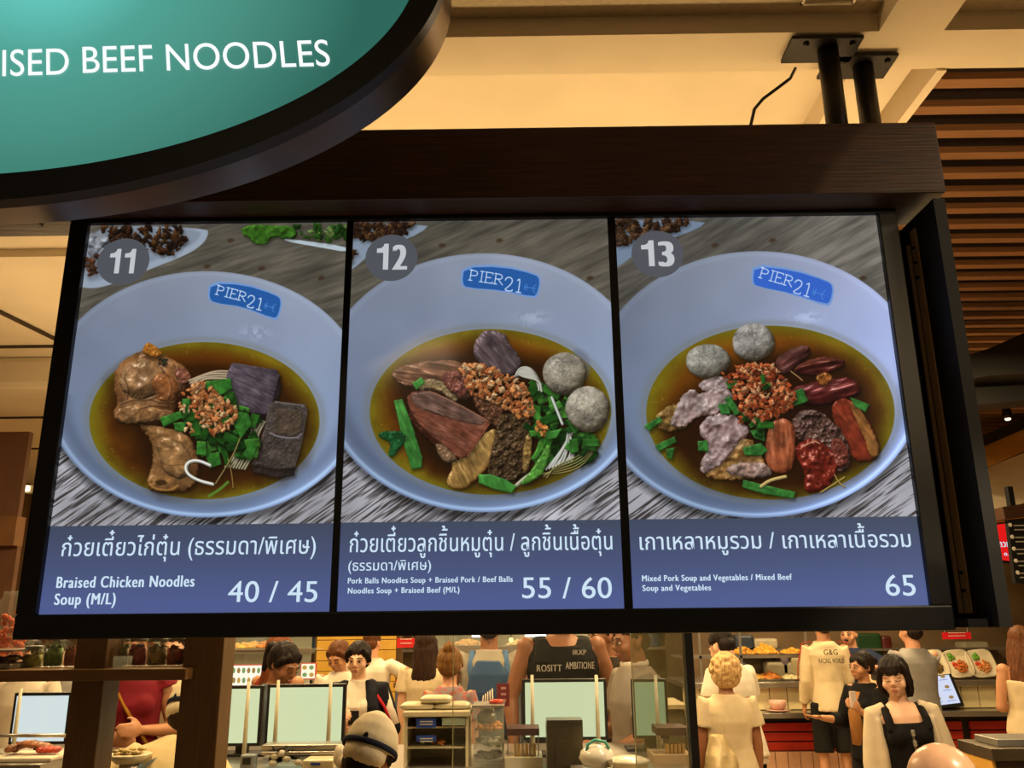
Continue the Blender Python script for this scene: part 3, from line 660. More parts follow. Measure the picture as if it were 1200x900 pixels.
M_BLACK = mat('black powder coat', '0a0a0b', rough=.42, var=.2, scale=30)
M_BEAM = mat('dark stained wood', '2a150c', rough=.5, scale=5, stretch=(1.2, 30, 30), bump=.25, col2='45260f')
M_WOODP = mat('brown post wood', '5c4222', rough=.45, scale=5, stretch=(20, 20, 1.2), bump=.1, col2='684c28')
M_SHELF = mat('brown shelf wood', '664a26', rough=.42, scale=5, stretch=(1.2, 20, 20), bump=.1, col2='72542e')
M_STEEL = mat('brushed steel', 'b0aaa0', rough=.32, metal=.9, scale=20, stretch=(1, 30, 30), var=.1)
M_BRASS = mat('bronze anodised strip', 'b8986a', rough=.45, metal=.25, scale=20, stretch=(20, 20, 1), var=.15)

# ------------------------------------------------------------------ the menu screen: image panels painted in code
YS = 2.0
edges_top = [(105, 265), (404, 264), (413, 263.5), (712, 259), (722, 259), (1025, 253)]
edges_bot = [(47, 718), (390, 716), (397, 715.5), (731, 713), (740, 713), (1090, 710)]
Xe = [(P(*edges_top[i], YS).x+P(*edges_bot[i], YS).x)/2 for i in range(6)]
Ztop = EYE+.991; Zbot = EYE+.0235
strip_z = [P(200, 615.5, YS).z, P(560, 611, YS).z, P(900, 607, YS).z]
screen = thing('menu_screen', 'wide black framed menu display with three lit noodle soup pictures, hanging under the dark beam', 'screen', ((Xe[0]+Xe[5])/2, YS, Zbot))
fr = MB(); yf = 1.985; yb = 2.13
oT = EYE+1.043; oB = P(600, 744, yf).z; oL = P(14, 745, yf).x; oR = P(1121, 740, yf).x
fr.box(oL, oR, yf, yb, Ztop, oT, bev=.004); fr.box(oL, oR, yf, yb, oB, Zbot, bev=.004)
fr.box(oL, Xe[0], yf, yb, Zbot, Ztop, bev=.003); fr.box(Xe[5], oR, yf, yb, Zbot, Ztop, bev=.003)
fr.build('frame', M_BLACK, screen)
for i, j in ((1, 2), (3, 4)):
    MB().box(Xe[i], Xe[j], YS-.006, YS+.03, Zbot, Ztop).build('divider', M_BLACK, screen)
MB().box(oL+.02, oR-.02, yb-.02, yb, oB+.02, oT-.02).build('back_plate', M_BLACK, screen)

def screen_mat(name, img):
    m = bpy.data.materials.new(name); m.use_nodes = True; nt = m.node_tree; b = nt.nodes['Principled BSDF']
    t = nt.nodes.new('ShaderNodeTexImage'); t.image = img; t.interpolation = 'Cubic'
    nt.links.new(t.outputs[0], b.inputs['Emission Color']); b.inputs['Emission Strength'].default_value = 1.0
    b.inputs['Base Color'].default_value = (.004, .004, .005, 1); b.inputs['Roughness'].default_value = .12; b.inputs['Specular IOR Level'].default_value = .35
    return m
TW, TH = 700, 1000
panels = []
for k, (draw, ox) in enumerate(((picture11, 80), (picture12, 395), (picture13, 715))):
    x0, x1 = Xe[2*k], Xe[2*k+1]
    gx = x0+(np.arange(TW)+.5)/TW*(x1-x0); gz = Ztop-(np.arange(TH)+.5)/TH*(Ztop-Zbot)
    GX, GZ = np.meshgrid(gx, gz); px, py = Qarr(GX, np.full(GX.shape, YS), GZ)
    rows = int((Ztop-strip_z[k])/(Ztop-Zbot)*TH)
    pic = Pic((px[:rows]-ox)*2.432, (py[:rows]-250)*2.432); draw(pic)
    img = np.zeros((TH, TW, 4)); img[..., 3] = 1
    im = np.clip(pic.img, 0, 1)
    img[:rows, :, :3] = im
    # caption strip
    t = ((np.arange(TH-rows))/(TH-rows))[:, None]; sx_ = np.linspace(0, 1, TW)[None, :]
    for c, (a, b2) in enumerate((((70, 78, 78)[0], 84), (78, 96), (98, 146))):
        img[rows:, :, c] = (a+(b2-a)*np.clip(t*1.15, 0, 1)+(5*sx_ if k == 2 else 0)-4)/255
    im2 = bpy.data.images.new('soup_picture', TW, TH); im2.pixels.foreach_set(np.flipud(img).astype(np.float32).ravel()); im2.update(); im2.pack()
    me = bpy.data.meshes.new('picture_panel')
    me.from_pydata([(x0, YS, Zbot), (x1, YS, Zbot), (x1, YS, Ztop), (x0, YS, Ztop)], [], [(0, 1, 2, 3)])
    uv = me.uv_layers.new(name='UVMap')
    for i, c in enumerate(((0, 0), (1, 0), (1, 1), (0, 1))): uv.data[i].uv = c
    o = link(me, 'picture_panel', screen_mat('soup picture %d' % (11+k), im2), screen)
    o['label'] = ('lit picture of braised chicken noodle soup numbered 11', 'lit picture of braised pork and meatball noodle soup numbered 12', 'lit picture of mixed meat soup numbered 13')[k]
    panels.append(o)
YT = YS-.0012
M_TXT = mat('screen white lettering', 'ffffff', emit=(205, 228, 245), es=1.0, rough=.3)
M_TXB = mat('screen number lettering', 'ffffff', emit=(192, 196, 200), es=1.0, rough=.3)
M_BDG = mat('screen grey badge', '55585d', emit=(80, 83, 90), es=1.0, rough=.3)
KO = '\u0e01'
def disc(px, py, rx, ry, Y, m, parent, name):
    c = P(px, py, Y); ex = abs(P(px+rx, py, Y).x-c.x); ez = abs(P(px, py-ry, Y).z-c.z)
    vs = [(c.x+ex*math.cos(2*PI*i/48), Y, c.z+ez*math.sin(2*PI*i/48)) for i in range(48)]
    me = bpy.data.meshes.new(name); me.from_pydata(vs, [], [tuple(range(48))]); return link(me, name, m, parent)
for pn, (cx, cy, tx0, tx1, ty0, ty1, s) in zip(panels, ((144.5, 306.5, 125, 160, 293, 320.5, '11'), (458.7, 302, 439.5, 477, 287, 316, '12'), (770.5, 297.5, 751, 791, 283, 312, '13'))):
    disc(cx, cy, 30.5, 27, YT, M_BDG, pn, 'number_badge')
    s = s.replace('1', '\u2460'); w0 = (tx1-tx0)/2; 
    for q, ch in enumerate(s): put_text(ch, tx0+q*w0+(1 if ch != '\u2460' else 1.5), tx0+(q+1)*w0-(0 if ch != '\u2460' else 3.5), ty1, ty0, YT-.001, M_TXB, pn, 'digit', bold=.11 if ch != '\u2460' else 0, ref='2')
p1, p2, p3 = panels
def price(s, xl, xr, yb, yt, pn):
    V, _ = text_geo(s, .01); tot = V[:, 0].max()-V[:, 0].min(); x = 0; st = V[:, 0].min()
    for ch in s:
        v, f, adv = glyph(ch)
        if ch != ' ':
            a = (x+v[:, 0].min()-st)/tot; b = (x+v[:, 0].max()+.01-st)/tot
            put_text(ch, xl+(xr-xl)*a, xl+(xr-xl)*b, yb, yt, YT, M_TXT, pn, 'digit' if ch != '/' else 'slash', bold=.01, ref='5')
        x += adv+.01
put_text('ก๋วยเตี๋ยวไก่ตุ๋น (ธรรมดา/พิเศษ)', 71.5, 369.5, 651.8, 635.8, YT, M_TXT, p1, 'dish_title', bold=.012, ref=KO)
put_text('Braised Chicken Noodles', 65.5, 227.5, 689, 676, YT, M_TXT, p1, 'caption', bold=.075)
put_text('Soup (M/L)', 63, 135, 708.8, 695.8, YT, M_TXT, p1, 'caption', bold=.075)
price('40 / 45', 266.5, 371.5, 705.5, 681.3, p1)
put_text('ก๋วยเตี๋ยวลูกชิ้นหมูตุ๋น / ลูกชิ้นเนื้อตุ๋น', 409.6, 718, 647.2, 631, YT, M_TXT, p2, 'dish_title', bold=.012, ref=KO)
put_text('(ธรรมดา/พิเศษ)', 408, 505, 668.8, 659.5, YT, M_TXT, p2, 'dish_title', bold=.016, ref=KO)
put_text('Pork Balls Noodles Soup + Braised Pork / Beef Balls', 407.5, 601, 683.8, 677.3, YT, M_TXT, p2, 'caption', bold=.07)
put_text('Noodles Soup + Braised Beef (M/L)', 407.5, 538.5, 695.6, 689, YT, M_TXT, p2, 'caption', bold=.07)
price('55 / 60', 612, 717.5, 701, 676.8, p2)
put_text('เกาเหลาหมูรวม / เกาเหลาเนื้อรวม', 750, 1068.6, 644.3, 629, YT, M_TXT, p3, 'dish_title', bold=.012, ref=KO)
put_text('Mixed Pork Soup and Vegetables / Mixed Beef', 752.5, 928.5, 681.2, 674.3, YT, M_TXT, p3, 'caption', bold=.07)
put_text('Soup and Vegetables', 753, 833.5, 692.6, 685.8, YT, M_TXT, p3, 'caption', bold=.07)
price('65', 1039, 1074, 698, 673.8, p3)

# ------------------------------------------------------------------ side board with slide rail at the right of the cabinet
sb = thing('side_board', 'open black side board with a bronze slide rail, right of the menu display', 'panel', (1.08, 2.05, 1.7))
def slab(pa, pb, ya, yb2, th, name, m, parent, zt, zb):
    xa, xb = pa, pb
    vs = []
    for (x, y) in ((xa, ya), (xb, yb2)):
        for dx in (0, th):
            for z in (zb, zt): vs.append(Vector((x+dx, y, z)))
    fs = [(0, 1, 3, 2), (4, 6, 7, 5), (0, 4, 5, 1), (2, 3, 7, 6), (0, 2, 6, 4), (1, 5, 7, 3)]
    return MB().add(vs, fs).build(name, m, parent)
zt = EYE+.985; zb = P(1185, 735, 1.9).z
xF = P(1172, 735, 1.9).x
slab(xF, xF-.005, 1.90, 2.22, .028, 'board', mat('matt black board', '050505', rough=.7), sb, zt, zb)
slab(xF-.004, xF-.006, 2.0, 2.028, .006, 'slide_rail', M_BRASS, sb, zt-.03, zb+.03)
slab(xF-.010, xF-.011, 2.04, 2.046, .010, 'slide_rail', M_BRASS, sb, zt-.06, zb+.03)
for z in (zt-.08, zt-.12, zt-.16, zb+.08, zb+.12):
    MB().tube([(xF-.012, 2.014, z), (xF-.003, 2.014, z)], .004, 8).build('screw', M_BLACK, sb)
MB().box(oR+.002, xF, 2.12, 2.2, oB, oT).build('rear_panel', M_BLACK, sb)
MB().box(oR+.001, xF-.002, 1.93, 2.12, zb, zb+.018).build('bottom_plate', M_BLACK, sb)
wb = MB().tube([P(1079, 440, 2.08), P(1084, 458, 2.09), P(1084, 474, 2.10), P(1081.5, 472, 2.10)], .0018, 6).build('cable_end', mat('white cable', 'd8d0c0', rough=.4), sb, True)

# ------------------------------------------------------------------ beam over the display
beam = thing('wooden_beam', 'dark stained wooden beam with worn edges running above the menu display', 'beam', (0, 2.0, 2.7))
xL = -1.62; xR = 1.06
MB().box(xL, xR, 1.9, 2.085, 2.702, 2.898, bev=.006).build('timber', M_BEAM, beam)
zbk = P(20, 267, 2.0).z
MB().box(P(43, 260, 1.95).x, P(79, 260, 1.95).x, 1.96, 2.0, zbk+.01, 2.702, bev=.003).build('bracket_block', M_BEAM, beam)
MB().box(-1.60, P(38, 260, 1.95).x, 1.95, 2.0, zbk, 2.702, bev=.003).build('bracket_block', M_BEAM, beam)

# ceiling mounting posts and cable
MP = mat('black painted steel', '17120f', rough=.45, metal=.3, var=.2)
for (ptx, pbx, Yp, lab) in ((967, 987, 2.09, 'black steel mounting post with a wide ceiling plate, left of the two on the beam'),
                            (1006, 1007, 2.17, 'black steel mounting post farther back, right of the two on the beam')):
    t = P(ptx, 66 if Yp < 2.2 else 84, Yp); zc = EYE+1.565
    post = thing('mounting_post', lab, 'post', (t.x, Yp, 2.898), 'steel posts holding the display')
    xx = P(ptx+8, 100, Yp).x
    MB().tube([(xx, Yp, 2.86 if Yp < 2.13 else 2.7), (xx, Yp, zc)], .029, 20).build('tube', MP, post, True)
    w = .095
    MB().box(xx-w-(.02 if Yp < 2.2 else -.02), xx+w-.01, Yp-.05, Yp+.06, zc-.012, zc-.001, bev=.002).build('ceiling_plate', MP, post)
    for q in (-.07, .06):
        MB().lathe([(.007, 0), (.009, -.004), (.004, -.009)], (xx+q, Yp-.03, zc-.012), 8).build('screw', MP, post, True)
cb = MB().tube([Vector(v_) for v_ in (lambda L_: [a_.lerp(b_, t_) for a_, b_ in zip(L_, L_[1:]) for t_ in (0, .5)])([P(932, 80, 2.19), P(926, 92, 2.18), P(910, 104, 2.17), P(894, 116, 2.16), P(884, 128, 2.15), P(879, 150, 2.14), P(880, 165, 2.13)])], .0048, 8)
tag(cb.build('power_cable', MP, None, True), 'thin black cable curving from the ceiling down behind the beam', 'cable')

# ------------------------------------------------------------------ oval teal lightbox sign
ECX, ECZ, EA, EB = -1.0057, 2.913, .8303, .4466
sign = thing('oval_sign', 'large oval teal lightbox sign in a black rim, at the upper left', 'sign', (ECX, 1.4, ECZ))
def teal():
    m = bpy.data.materials.new('teal lit acrylic'); m.use_nodes = True; nt = m.node_tree; N = nt.nodes; L = nt.links; b = N['Principled BSDF']
    g = N.new('ShaderNodeNewGeometry'); d = N.new('ShaderNodeVectorMath'); d.operation = 'DISTANCE'
    c = P(60, -60, 1.35); d.inputs[1].default_value = c
    L.new(g.outputs['Position'], d.inputs[0])
    mr = N.new('ShaderNodeMapRange'); mr.inputs['From Max'].default_value = .62; L.new(d.outputs['Value'], mr.inputs['Value'])
    r = N.new('ShaderNodeValToRGB'); e = r.color_ramp.elements
    e[0].position = .0; e[0].color = (*lin((128, 222, 214)), 1); e[1].position = 1; e[1].color = (*lin((42, 104, 92)), 1)  # backlight hot spot painted as a colour ramp, fading from the upper left
    for q, cc in ((.18, (100, 200, 190)), (.38, (80, 164, 150)), (.65, (72, 144, 130))):
        x = e.new(q); x.color = (*lin(cc), 1)
    L.new(mr.outputs[0], r.inputs[0]); L.new(r.outputs[0], b.inputs['Emission Color']); b.inputs['Emission Strength'].default_value = .97
    b.inputs['Base Color'].default_value = (.01, .03, .03, 1); b.inputs['Roughness'].default_value = .4
    return m
def ell(a, b, n=120): return [(ECX+a*math.cos(2*PI*i/n), ECZ+b*math.sin(2*PI*i/n)) for i in range(n)]
YG = 1.352
MB().prism(ell(EA, EB), YG, YG+.01).build('sign_face', teal(), sign)
def ring(a0, b0, a1, b1, y0, y1, name, m, n=240, a2=None, b2=None):
    I, O = ell(a0, b0, n), ell(a1, b1, n); O2 = ell(a2 or a1, b2 or b1, n); mb = MB(); vs = []
    for (x, z) in I: vs.append((x, y0, z))
    for (x, z) in O: vs.append((x, y0, z))
    for (x, z) in O2: vs.append((x, y1, z))
    for (x, z) in I: vs.append((x, y1, z))
    fs = []
    for i in range(n):
        j = (i+1) % n
        for q in range(4): a, b = q*n, ((q+1) % 4)*n; fs.append((a+i, a+j, b+j, b+i))
    return mb.add(vs, fs).build(name, m, sign, True)
rim = ring(EA, EB, EA+.052, EB+.052, 1.345, 1.375, 'rim', mat('black rim paint', '050505', rough=.5))
side = ring(EA+.02, EB+.005, EA+.0515, EB+.0515, 1.375, 1.472, 'side_band', a2=EA+.0515, b2=EB+.034, m= mat('bronze sheet side', '5c4a3a', rough=.3, metal=.8, var=.1, scale=3))
for o_ in (rim, side): o_.data.polygons.foreach_set('use_smooth', [False]*len(o_.data.polygons))
MB().prism(ell(EA+.03, EB+.012), 1.460, 1.470).build('back_plate', M_BLACK, sign)
M_SGN = mat('sign white lettering', 'ffffff', emit=(250, 255, 255), es=1.0)
sx, sz = put_text('BEEF NOODLES', 97, 387, 85.5, 55, YG-.002, M_SGN, sign, 'lettering', bold=.008, rot=math.radians(1.0), shear=.125)
V, _ = text_geo('BRAISED', .008); wpx = (V[:, 0].max()-V[:, 0].min())*sx; xr = P(80, 86, YG).x
xl_px = 80-wpx/(P(81, 86, YG).x-xr)
put_text('BRAISED', xl_px, 80, 91.5, 61, YG-.002, M_SGN, sign, 'lettering', bold=.008, rot=math.radians(1.0), sx=sx, shear=.125)
MB().tube([(-.75, 1.45, 3.2), (-.75, 1.45, 3.45)], .02, 12).build('hanger', MP, sign, True)
MB().tube([(-1.35, 1.45, 3.2), (-1.35, 1.45, 3.45)], .02, 12).build('hanger', MP, sign, True)

# ------------------------------------------------------------------ ceiling
M_CEIL = mat('cream ceiling paint', 'd9cbb0', rough=.85, var=.04, scale=3, bump=.02)
M_TEX = mat('hand trowelled cream plaster', 'b8aa8e', rough=.9, var=.06, scale=60, bump=.5)
M_GROOVE = mat('ceiling joint shadow gap', '3a2c1c', rough=.9)
xe = P(1108, 75, 2.17*1.0).x    # right edge of the cream ceiling
XE = 1.27
ceil = struct(MB().box(-6, XE, 2.42, 12, EYE+1.80, EYE+1.90).build('ceiling', M_CEIL))
cz = EYE+1.57
# cross beam (soffit 41..80) and its front recess
MB().box(-6, 6, 2.035, 2.17, cz, EYE+1.9).build('beam', M_CEIL, ceil)
MB().box(-6, 6, 2.17, 2.225, cz+.012, EYE+1.9).build('beam', M_CEIL, ceil)
MB().box(-6, XE, 2.225, 12, cz+.11, cz+.13).build('recessed_panel', M_CEIL, ceil)
MB().box(-6, 6, 0.2, 2.035, cz+.06, cz+.10).build('plaster_panel', M_TEX, ceil)
# beam running in depth
xa, xb = 1.02, 1.20
MB().box(xa, xb, .3, 2.035, cz, cz+.3).build('beam', M_CEIL, ceil)
MB().box(xa, xb, 2.225, 2.9, cz+.02, cz+.3).build('beam', M_CEIL, ceil)
MB().box(1.27, 1.30, 2.225, 12, cz+.005, EYE+2.1).build('fascia', M_CEIL, ceil)
# access panel frame by the top edge
q0 = P(950, 4, 1.75)
# left: boards, joints, dropped boxes seen through the gap beside the display
for Y in (3.75, 5.02, 6.05, 6.9, 8.2): MB().box(-6, XE, Y, Y+.03, cz+.098, cz+.112).build('joint', M_GROOVE, ceil)
MB().box(-6, -1.0, 3.62, 3.75, cz+.07, cz+.112).build('batten', M_CEIL, ceil)
MB().box(-6, -2.35, 5.25, 5.95, cz-.10, cz+.112, bev=.04).build('dropped_box', M_CEIL, ceil)
def line_on_ceiling(a, b, zc=cz+.098, r=.013):
    p, q = hit(*a, zc), hit(*b, zc); return MB().tube([p, q], r, 4).build('joint', M_GROOVE, ceil)
line_on_ceiling((-30, 351), (66, 398)); line_on_ceiling((-20, 448), (52, 478))
# slatted ceiling at the right
zs = EYE+1.9
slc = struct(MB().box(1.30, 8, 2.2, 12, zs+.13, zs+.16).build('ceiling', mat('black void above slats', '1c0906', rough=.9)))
M_SLAT = mat('walnut slat', 'a07450', rough=.5, scale=4, stretch=(1, 30, 30), var=.15)
s0 = MB().box(1.32, 7.0, -.028, .028, 0, .03).mesh('slat'); s0.materials.append(M_SLAT)
for i in range(46):
    o = bpy.data.objects.new('slat', s0); o.location = (0, zs*0+1.9*1.455+.1727*(i-3), zs); C.objects.link(o); o.parent = slc; o.matrix_parent_inverse = Matrix.Identity(4)
# access hatch outline on the plaster panel
h = MB(); a, b = hit(949, -20, cz+.06), hit(1000, 3, cz+.06)
for (x0, x1, y0, y1) in ((a.x, b.x, b.y-.006, b.y), (a.x, a.x+.006, a.y, b.y), (b.x-.006, b.x, a.y, b.y), (a.x, b.x, a.y, a.y+.006)): h.box(x0, x1, y0, y1, cz+.052, cz+.06)
h.build('hatch_frame', mat('white hatch edge', 'e8e0cc', rough=.6), ceil)
floor = struct(MB().box(-8, 8, -2, 14, -.05, 0).build('floor', mat('pale polished floor tiles', 'b59f7e', rough=.35, var=.08, scale=2)))
# ------------------------------------------------------------------ people
def remesh(mb, voxel, name, m, parent, smooth=2, wrinkle=0.0, wscale=14, seed=0, label=None, strand=0.0):
    me = mb.mesh('tmp')
    o = bpy.data.objects.new('tmp', me); C.objects.link(o)
    r = o.modifiers.new('r', 'REMESH'); r.mode = 'VOXEL'; r.voxel_size = voxel; r.adaptivity = 0
    s = o.modifiers.new('s', 'SMOOTH'); s.factor = .5; s.iterations = smooth
    dg = bpy.context.evaluated_depsgraph_get(); out = bpy.data.meshes.new_from_object(o.evaluated_get(dg)); out.name = name
    bpy.data.objects.remove(o); bpy.data.meshes.remove(me)
    n = len(out.vertices)
    if (wrinkle or strand) and n:
        co = np.zeros(n*3); out.vertices.foreach_get('co', co); co = co.reshape(-1, 3)
        no = np.zeros(n*3); out.vertices.foreach_get('normal', no); no = no.reshape(-1, 3)
        if wrinkle: co = co+no*(vnoise3(co*np.array((1, 1, .6)), wscale, seed)*wrinkle)[:, None]
        if strand: co = co+no*(vnoise3(co*np.array((1, 1, .16)), 120, seed)*strand)[:, None]
        out.vertices.foreach_set('co', co.ravel()); out.update()
    out.materials.clear()
    return link(out, name, m, parent, True, label)

def skin(k):
    return {'light': mat('light skin', 'd6a684', rough=.5, var=.05, scale=6), 'tan': mat('tan skin', 'b47e58', rough=.5, var=.05, scale=6),
            'brown': mat('brown skin', '8f5d3c', rough=.5, var=.05, scale=6), 'peach': mat('shiny peach skin', 'ecb890', rough=.28, var=.08, scale=14), 'pink': mat('pink skin', 'd89c78', rough=.5, var=.05, scale=6)}[k]
def cloth(name, col, **k): return mat(name, col, rough=k.pop('rough', .85), var=k.pop('var', .07), scale=k.pop('scale', 12), spec=.2, **k)
def hairm(name, col, col2=None): return mat(name, col, rough=.6, scale=9, stretch=(14, 14, 1.2), col2=col2 or col, var=.3, bump=.3, spec=.18)
H_BLACK = hairm('black hair', '120c0a', '241812'); H_DARK = hairm('dark brown hair', '22140c', '3a2414'); H_BROWN = hairm('brown hair', '4a2a16', '6a4024'); H_RED = hairm('auburn hair', '5c2a14', '7c4420')
H_BLOND = hairm('curly blond hair', 'a87c48', 'dcbc84')
M_EYE = mat('eye white', 'ddd2c6', rough=.3); M_IRIS = mat('dark iris', '150c08', rough=.2); M_LIP = mat('lips', '9c5c48', rough=.4); M_BROW = mat('eyebrow hair', '1c120c', rough=.8)

def fingers(mb, wrist, d, pn, r=1.0, curl=.5, spread=1.0, T=None):
    """palm, four bent fingers and a thumb. d = forearm direction, pn = palm normal"""
    d = Vector(d).normalized(); pn = Vector(pn); pn = (pn-d*pn.dot(d)).normalized(); sd = d.cross(pn)
    w = Vector(wrist)
    R = Matrix((sd, d, pn)).transposed()
    mb.ball(w+d*.045, (.040*r, .052*r, .017*r), M=T, rot=R)
    for i, (o, L) in enumerate(((-.030, .066), (-.010, .076), (.011, .070), (.030, .054))):
        a = w+d*(.078)+sd*o*spread*1.05; p = [w+d*.04+sd*o*.8, a]; ang = 0; q = a
        for k, f in enumerate((.45, .32, .23)):
            ang += curl*(.5, .8, .6)[k]; dd = d*math.cos(ang)+pn*math.sin(ang)+sd*o*1.5*(spread-1)
            q = q+dd.normalized()*L*f*r*1.1; p.append(q)
        mb.tube(p, [.010*r, .0098*r, .0092*r, .0085*r, .0065*r], 8, M=T)
    t0 = w+d*.025-sd*.028; t1 = t0+(d*.6-sd*.8+pn*.35).normalized()*.034; t2 = t1+(d*.9-sd*.25+pn*.45*curl).normalized()*.03; t3 = t2+(d*.95+pn*.3*curl).normalized()*.02
    mb.tube([w+d*.015-sd*.01, t0, t1, t2, t3], [.014*r, .014*r, .011*r, .010*r, .007*r], 8, M=T)

def person(label, x, y, yaw, H=1.65, sex='f', build=1.0, lean=0, side=0, turn=0, head=(0, 0), R=None, L=None, sk='light', hair='short', hm=None,
           top='tee', tm=None, sleeve=.55, hem=.86, bottom='pants', bm_=None, leg=1.0, vox=.010, eyes=None, group=None, loose=.012, legs=True, curlR=.6, curlL=.6, pnR=None, pnL=None, z0=0.0, neck=.075, crown=True, flare=0, stance=0.0, crown_px=None, pad=.012, tank_z=1.335, strap=None):
    """a standing figure facing -Y at yaw 0; arms are (upper arm direction, forearm direction), right arm on local -X"""
    s = H/1.70
    if crown_px:   # put the top of the head at a photo pixel on plane Y
        Rz = Matrix.Rotation(math.radians(yaw), 4, 'Z'); pe = Matrix.Translation((0, 0, .95))
        T1 = Rz @ pe @ Matrix.Rotation(math.radians(turn), 4, 'Z') @ Matrix.Rotation(math.radians(lean), 4, 'X') @ Matrix.Rotation(math.radians(side), 4, 'Y') @ pe.inverted()
        n1 = Matrix.Translation((0, .012, 1.47)); H1 = T1 @ n1 @ Matrix.Rotation(math.radians(head[0]), 4, 'Z') @ Matrix.Rotation(math.radians(head[1]), 4, 'X') @ n1.inverted()
        c = H1 @ Vector((0, .02, 1.70+pad)); t = P(*crown_px); s = t.z/c.z; x = t.x-s*c.x; y = t.y-s*c.y
    root = thing('person', label, 'person', (x, y, z0), group)
    W = Matrix.Translation((x, y, z0)) @ Matrix.Rotation(math.radians(yaw), 4, 'Z') @ Matrix.Scale(s, 4)
    pel = Matrix.Translation((0, 0, .95))
    T = W @ pel @ Matrix.Rotation(math.radians(turn), 4, 'Z') @ Matrix.Rotation(math.radians(lean), 4, 'X') @ Matrix.Rotation(math.radians(side), 4, 'Y') @ pel.inverted()
    nk = Matrix.Translation((0, .012, 1.47))
    HD = T @ nk @ Matrix.Rotation(math.radians(head[0]), 4, 'Z') @ Matrix.Rotation(math.radians(head[1]), 4, 'X') @ nk.inverted()
    f = sex == 'f'
    sh = (.160 if f else .185)*(.5+.5*build); b = build
    K = skin(sk)
    mb = MB()
    torso = [(0, .005, .88, .150*b, .105*b), (0, .012, .94, .168*b if f else .155*b, .115*b), (0, .005, 1.02, .150*b, .103*b), (0, 0, 1.10, (.122 if f else .145)*b, .092*b), (0, -.002, 1.20, (.135 if f else .158)*b, .105*b), (0, 0, 1.29, (.148 if f else .175)*b, .112*b if not f else .105*b), (0, .008, 1.37, sh*.93, .090*b), (0, .014, 1.415, sh*.62, .070), (0, .016, 1.445, .062, .055)]
    mb.loft(torso, 22, M=T)
    if f:
        for q in (-1, 1): mb.ball((q*.068*b, -.078*b, 1.265), (.056, .052, .055), M=T)
    mb.tube([(0, .022, 1.40), (0, .010, 1.47), (0, .004, 1.54)], [.060 if not f else .052, .050 if f else .060, .050 if f else .058], 14, M=T)
    # head
    mb.ball((0, .018, 1.610), (.073, .092, .088), M=HD, nu=20, nv=14)
    mb.ball((0, -.028, 1.570), (.064, .062, .076), M=HD, nu=18, nv=12)
    mb.ball((0, -.034, 1.528), (.052 if f else .057, .050, .046), M=HD)
    mb.ball((0, -.062, 1.500), (.022, .022, .018), M=HD)
    for q in (-1, 1):
        mb.ball((q*.040, -.056, 1.552), (.026, .026, .028), M=HD); mb.ball((q*.028, -.078, 1.603), (.028, .013, .010), M=HD)
        mb.ball((q*.074, .012, 1.570), (.010, .019, .031), M=HD); mb.ball((q*.010, -.094, 1.552), (.009, .010, .008), M=HD)
    mb.tube([(0, -.084, 1.598), (0, -.096, 1.575), (0, -.108, 1.555)], [.008, .010, .011], 8, M=HD)
    mb.ball((0, -.086, 1.524), (.022, .010, .010), M=HD)
    # arms
    cr = MB()
    arms = {}
    for q, spec, cu, pn in ((-1, R, curlR, pnR), (1, L, curlL, pnL)):
        if spec is None: spec = ((q*.10, .02, -1), (q*.02, -.15, -1))
        u = Vector(spec[0]).normalized(); w = Vector(spec[1]).normalized()
        S0 = Vector((q*sh, .010, 1.385)); E0 = S0+u*.275; W0 = E0+w*.245
        arms[q] = (S0, E0, W0, u, w)
        mb.ball(S0, (.047*b, .047*b, .047*b), M=T)
        mb.tube([S0-Vector((q*.06, 0, .025)), S0, S0+u*.12, E0], [.036*b, .046*b, .043*b, .036*b], 12, M=T)
        mb.ball(E0, .037*b, M=T)
        mb.tube([E0, E0+w*.07, W0], [.036*b, .037*b, .024], 12, M=T)
        pnv = pn or ((-q, 0, 0) if abs(w.x) < .8 else (0, 0, 1))
        fingers(mb, W0, w, pnv, 1.0 if f else 1.1, cu, T=T)
    if legs:
        for q in (-1, 1):
            hip = (q*.088, .01, .90); kn = (q*.095, -.005+stance*q, .48); an = (q*.095, .03+stance*1.6*q, .085)
            mb.tube([hip, (q*.092, .0+stance*.5*q, .70), kn], [.092*b, .078*b, .054*b], 14, M=W); mb.ball(kn, .054*b, M=W)
            mb.tube([kn, (q*.095, .018+stance*1.3*q, .34), an], [.052*b, .056*b, .034], 12, M=W)
            mb.tube([(an[0], an[1]+.03, .05), (an[0], an[1]-.05, .045), (an[0], an[1]-.14, .03)], [(.035, .035), (.03, .038), (.018, .036)], 10, M=W)
    remesh(mb, vox*s, 'body', K, root, 2)
    # face details
    ev = eyes or 'open'
    for q in (-1, 1):
        if ev == 'open':
            e = MB().ball((q*.030, -.0830, 1.583), (.0145, .009, .0065), M=HD).build('eye', M_EYE, root, True)
            MB().ball((q*.030, -.0905, 1.583), (.0062, .004, .0062), M=HD).build('iris', M_IRIS, e, True)
            MB().tube([(q*.014, -.092, 1.585), (q*.03, -.0945, 1.591), (q*.045, -.086, 1.586)], .0016, 6, M=HD).build('eyelash', M_BROW, root, True)
        elif ev == 'closed':
            MB().tube([(q*.014, -.0895, 1.578), (q*.03, -.0915, 1.574), (q*.046, -.083, 1.578)], .0020, 6, M=HD).build('eyelash', M_BROW, root, True)
        if ev != 'none':
            MB().tube([(q*.013, -.0905, 1.606), (q*.03, -.0915, 1.612), (q*.052, -.079, 1.606)], [.0025, .0032, .002], 6, M=HD).build('eyebrow', M_BROW, root, True)
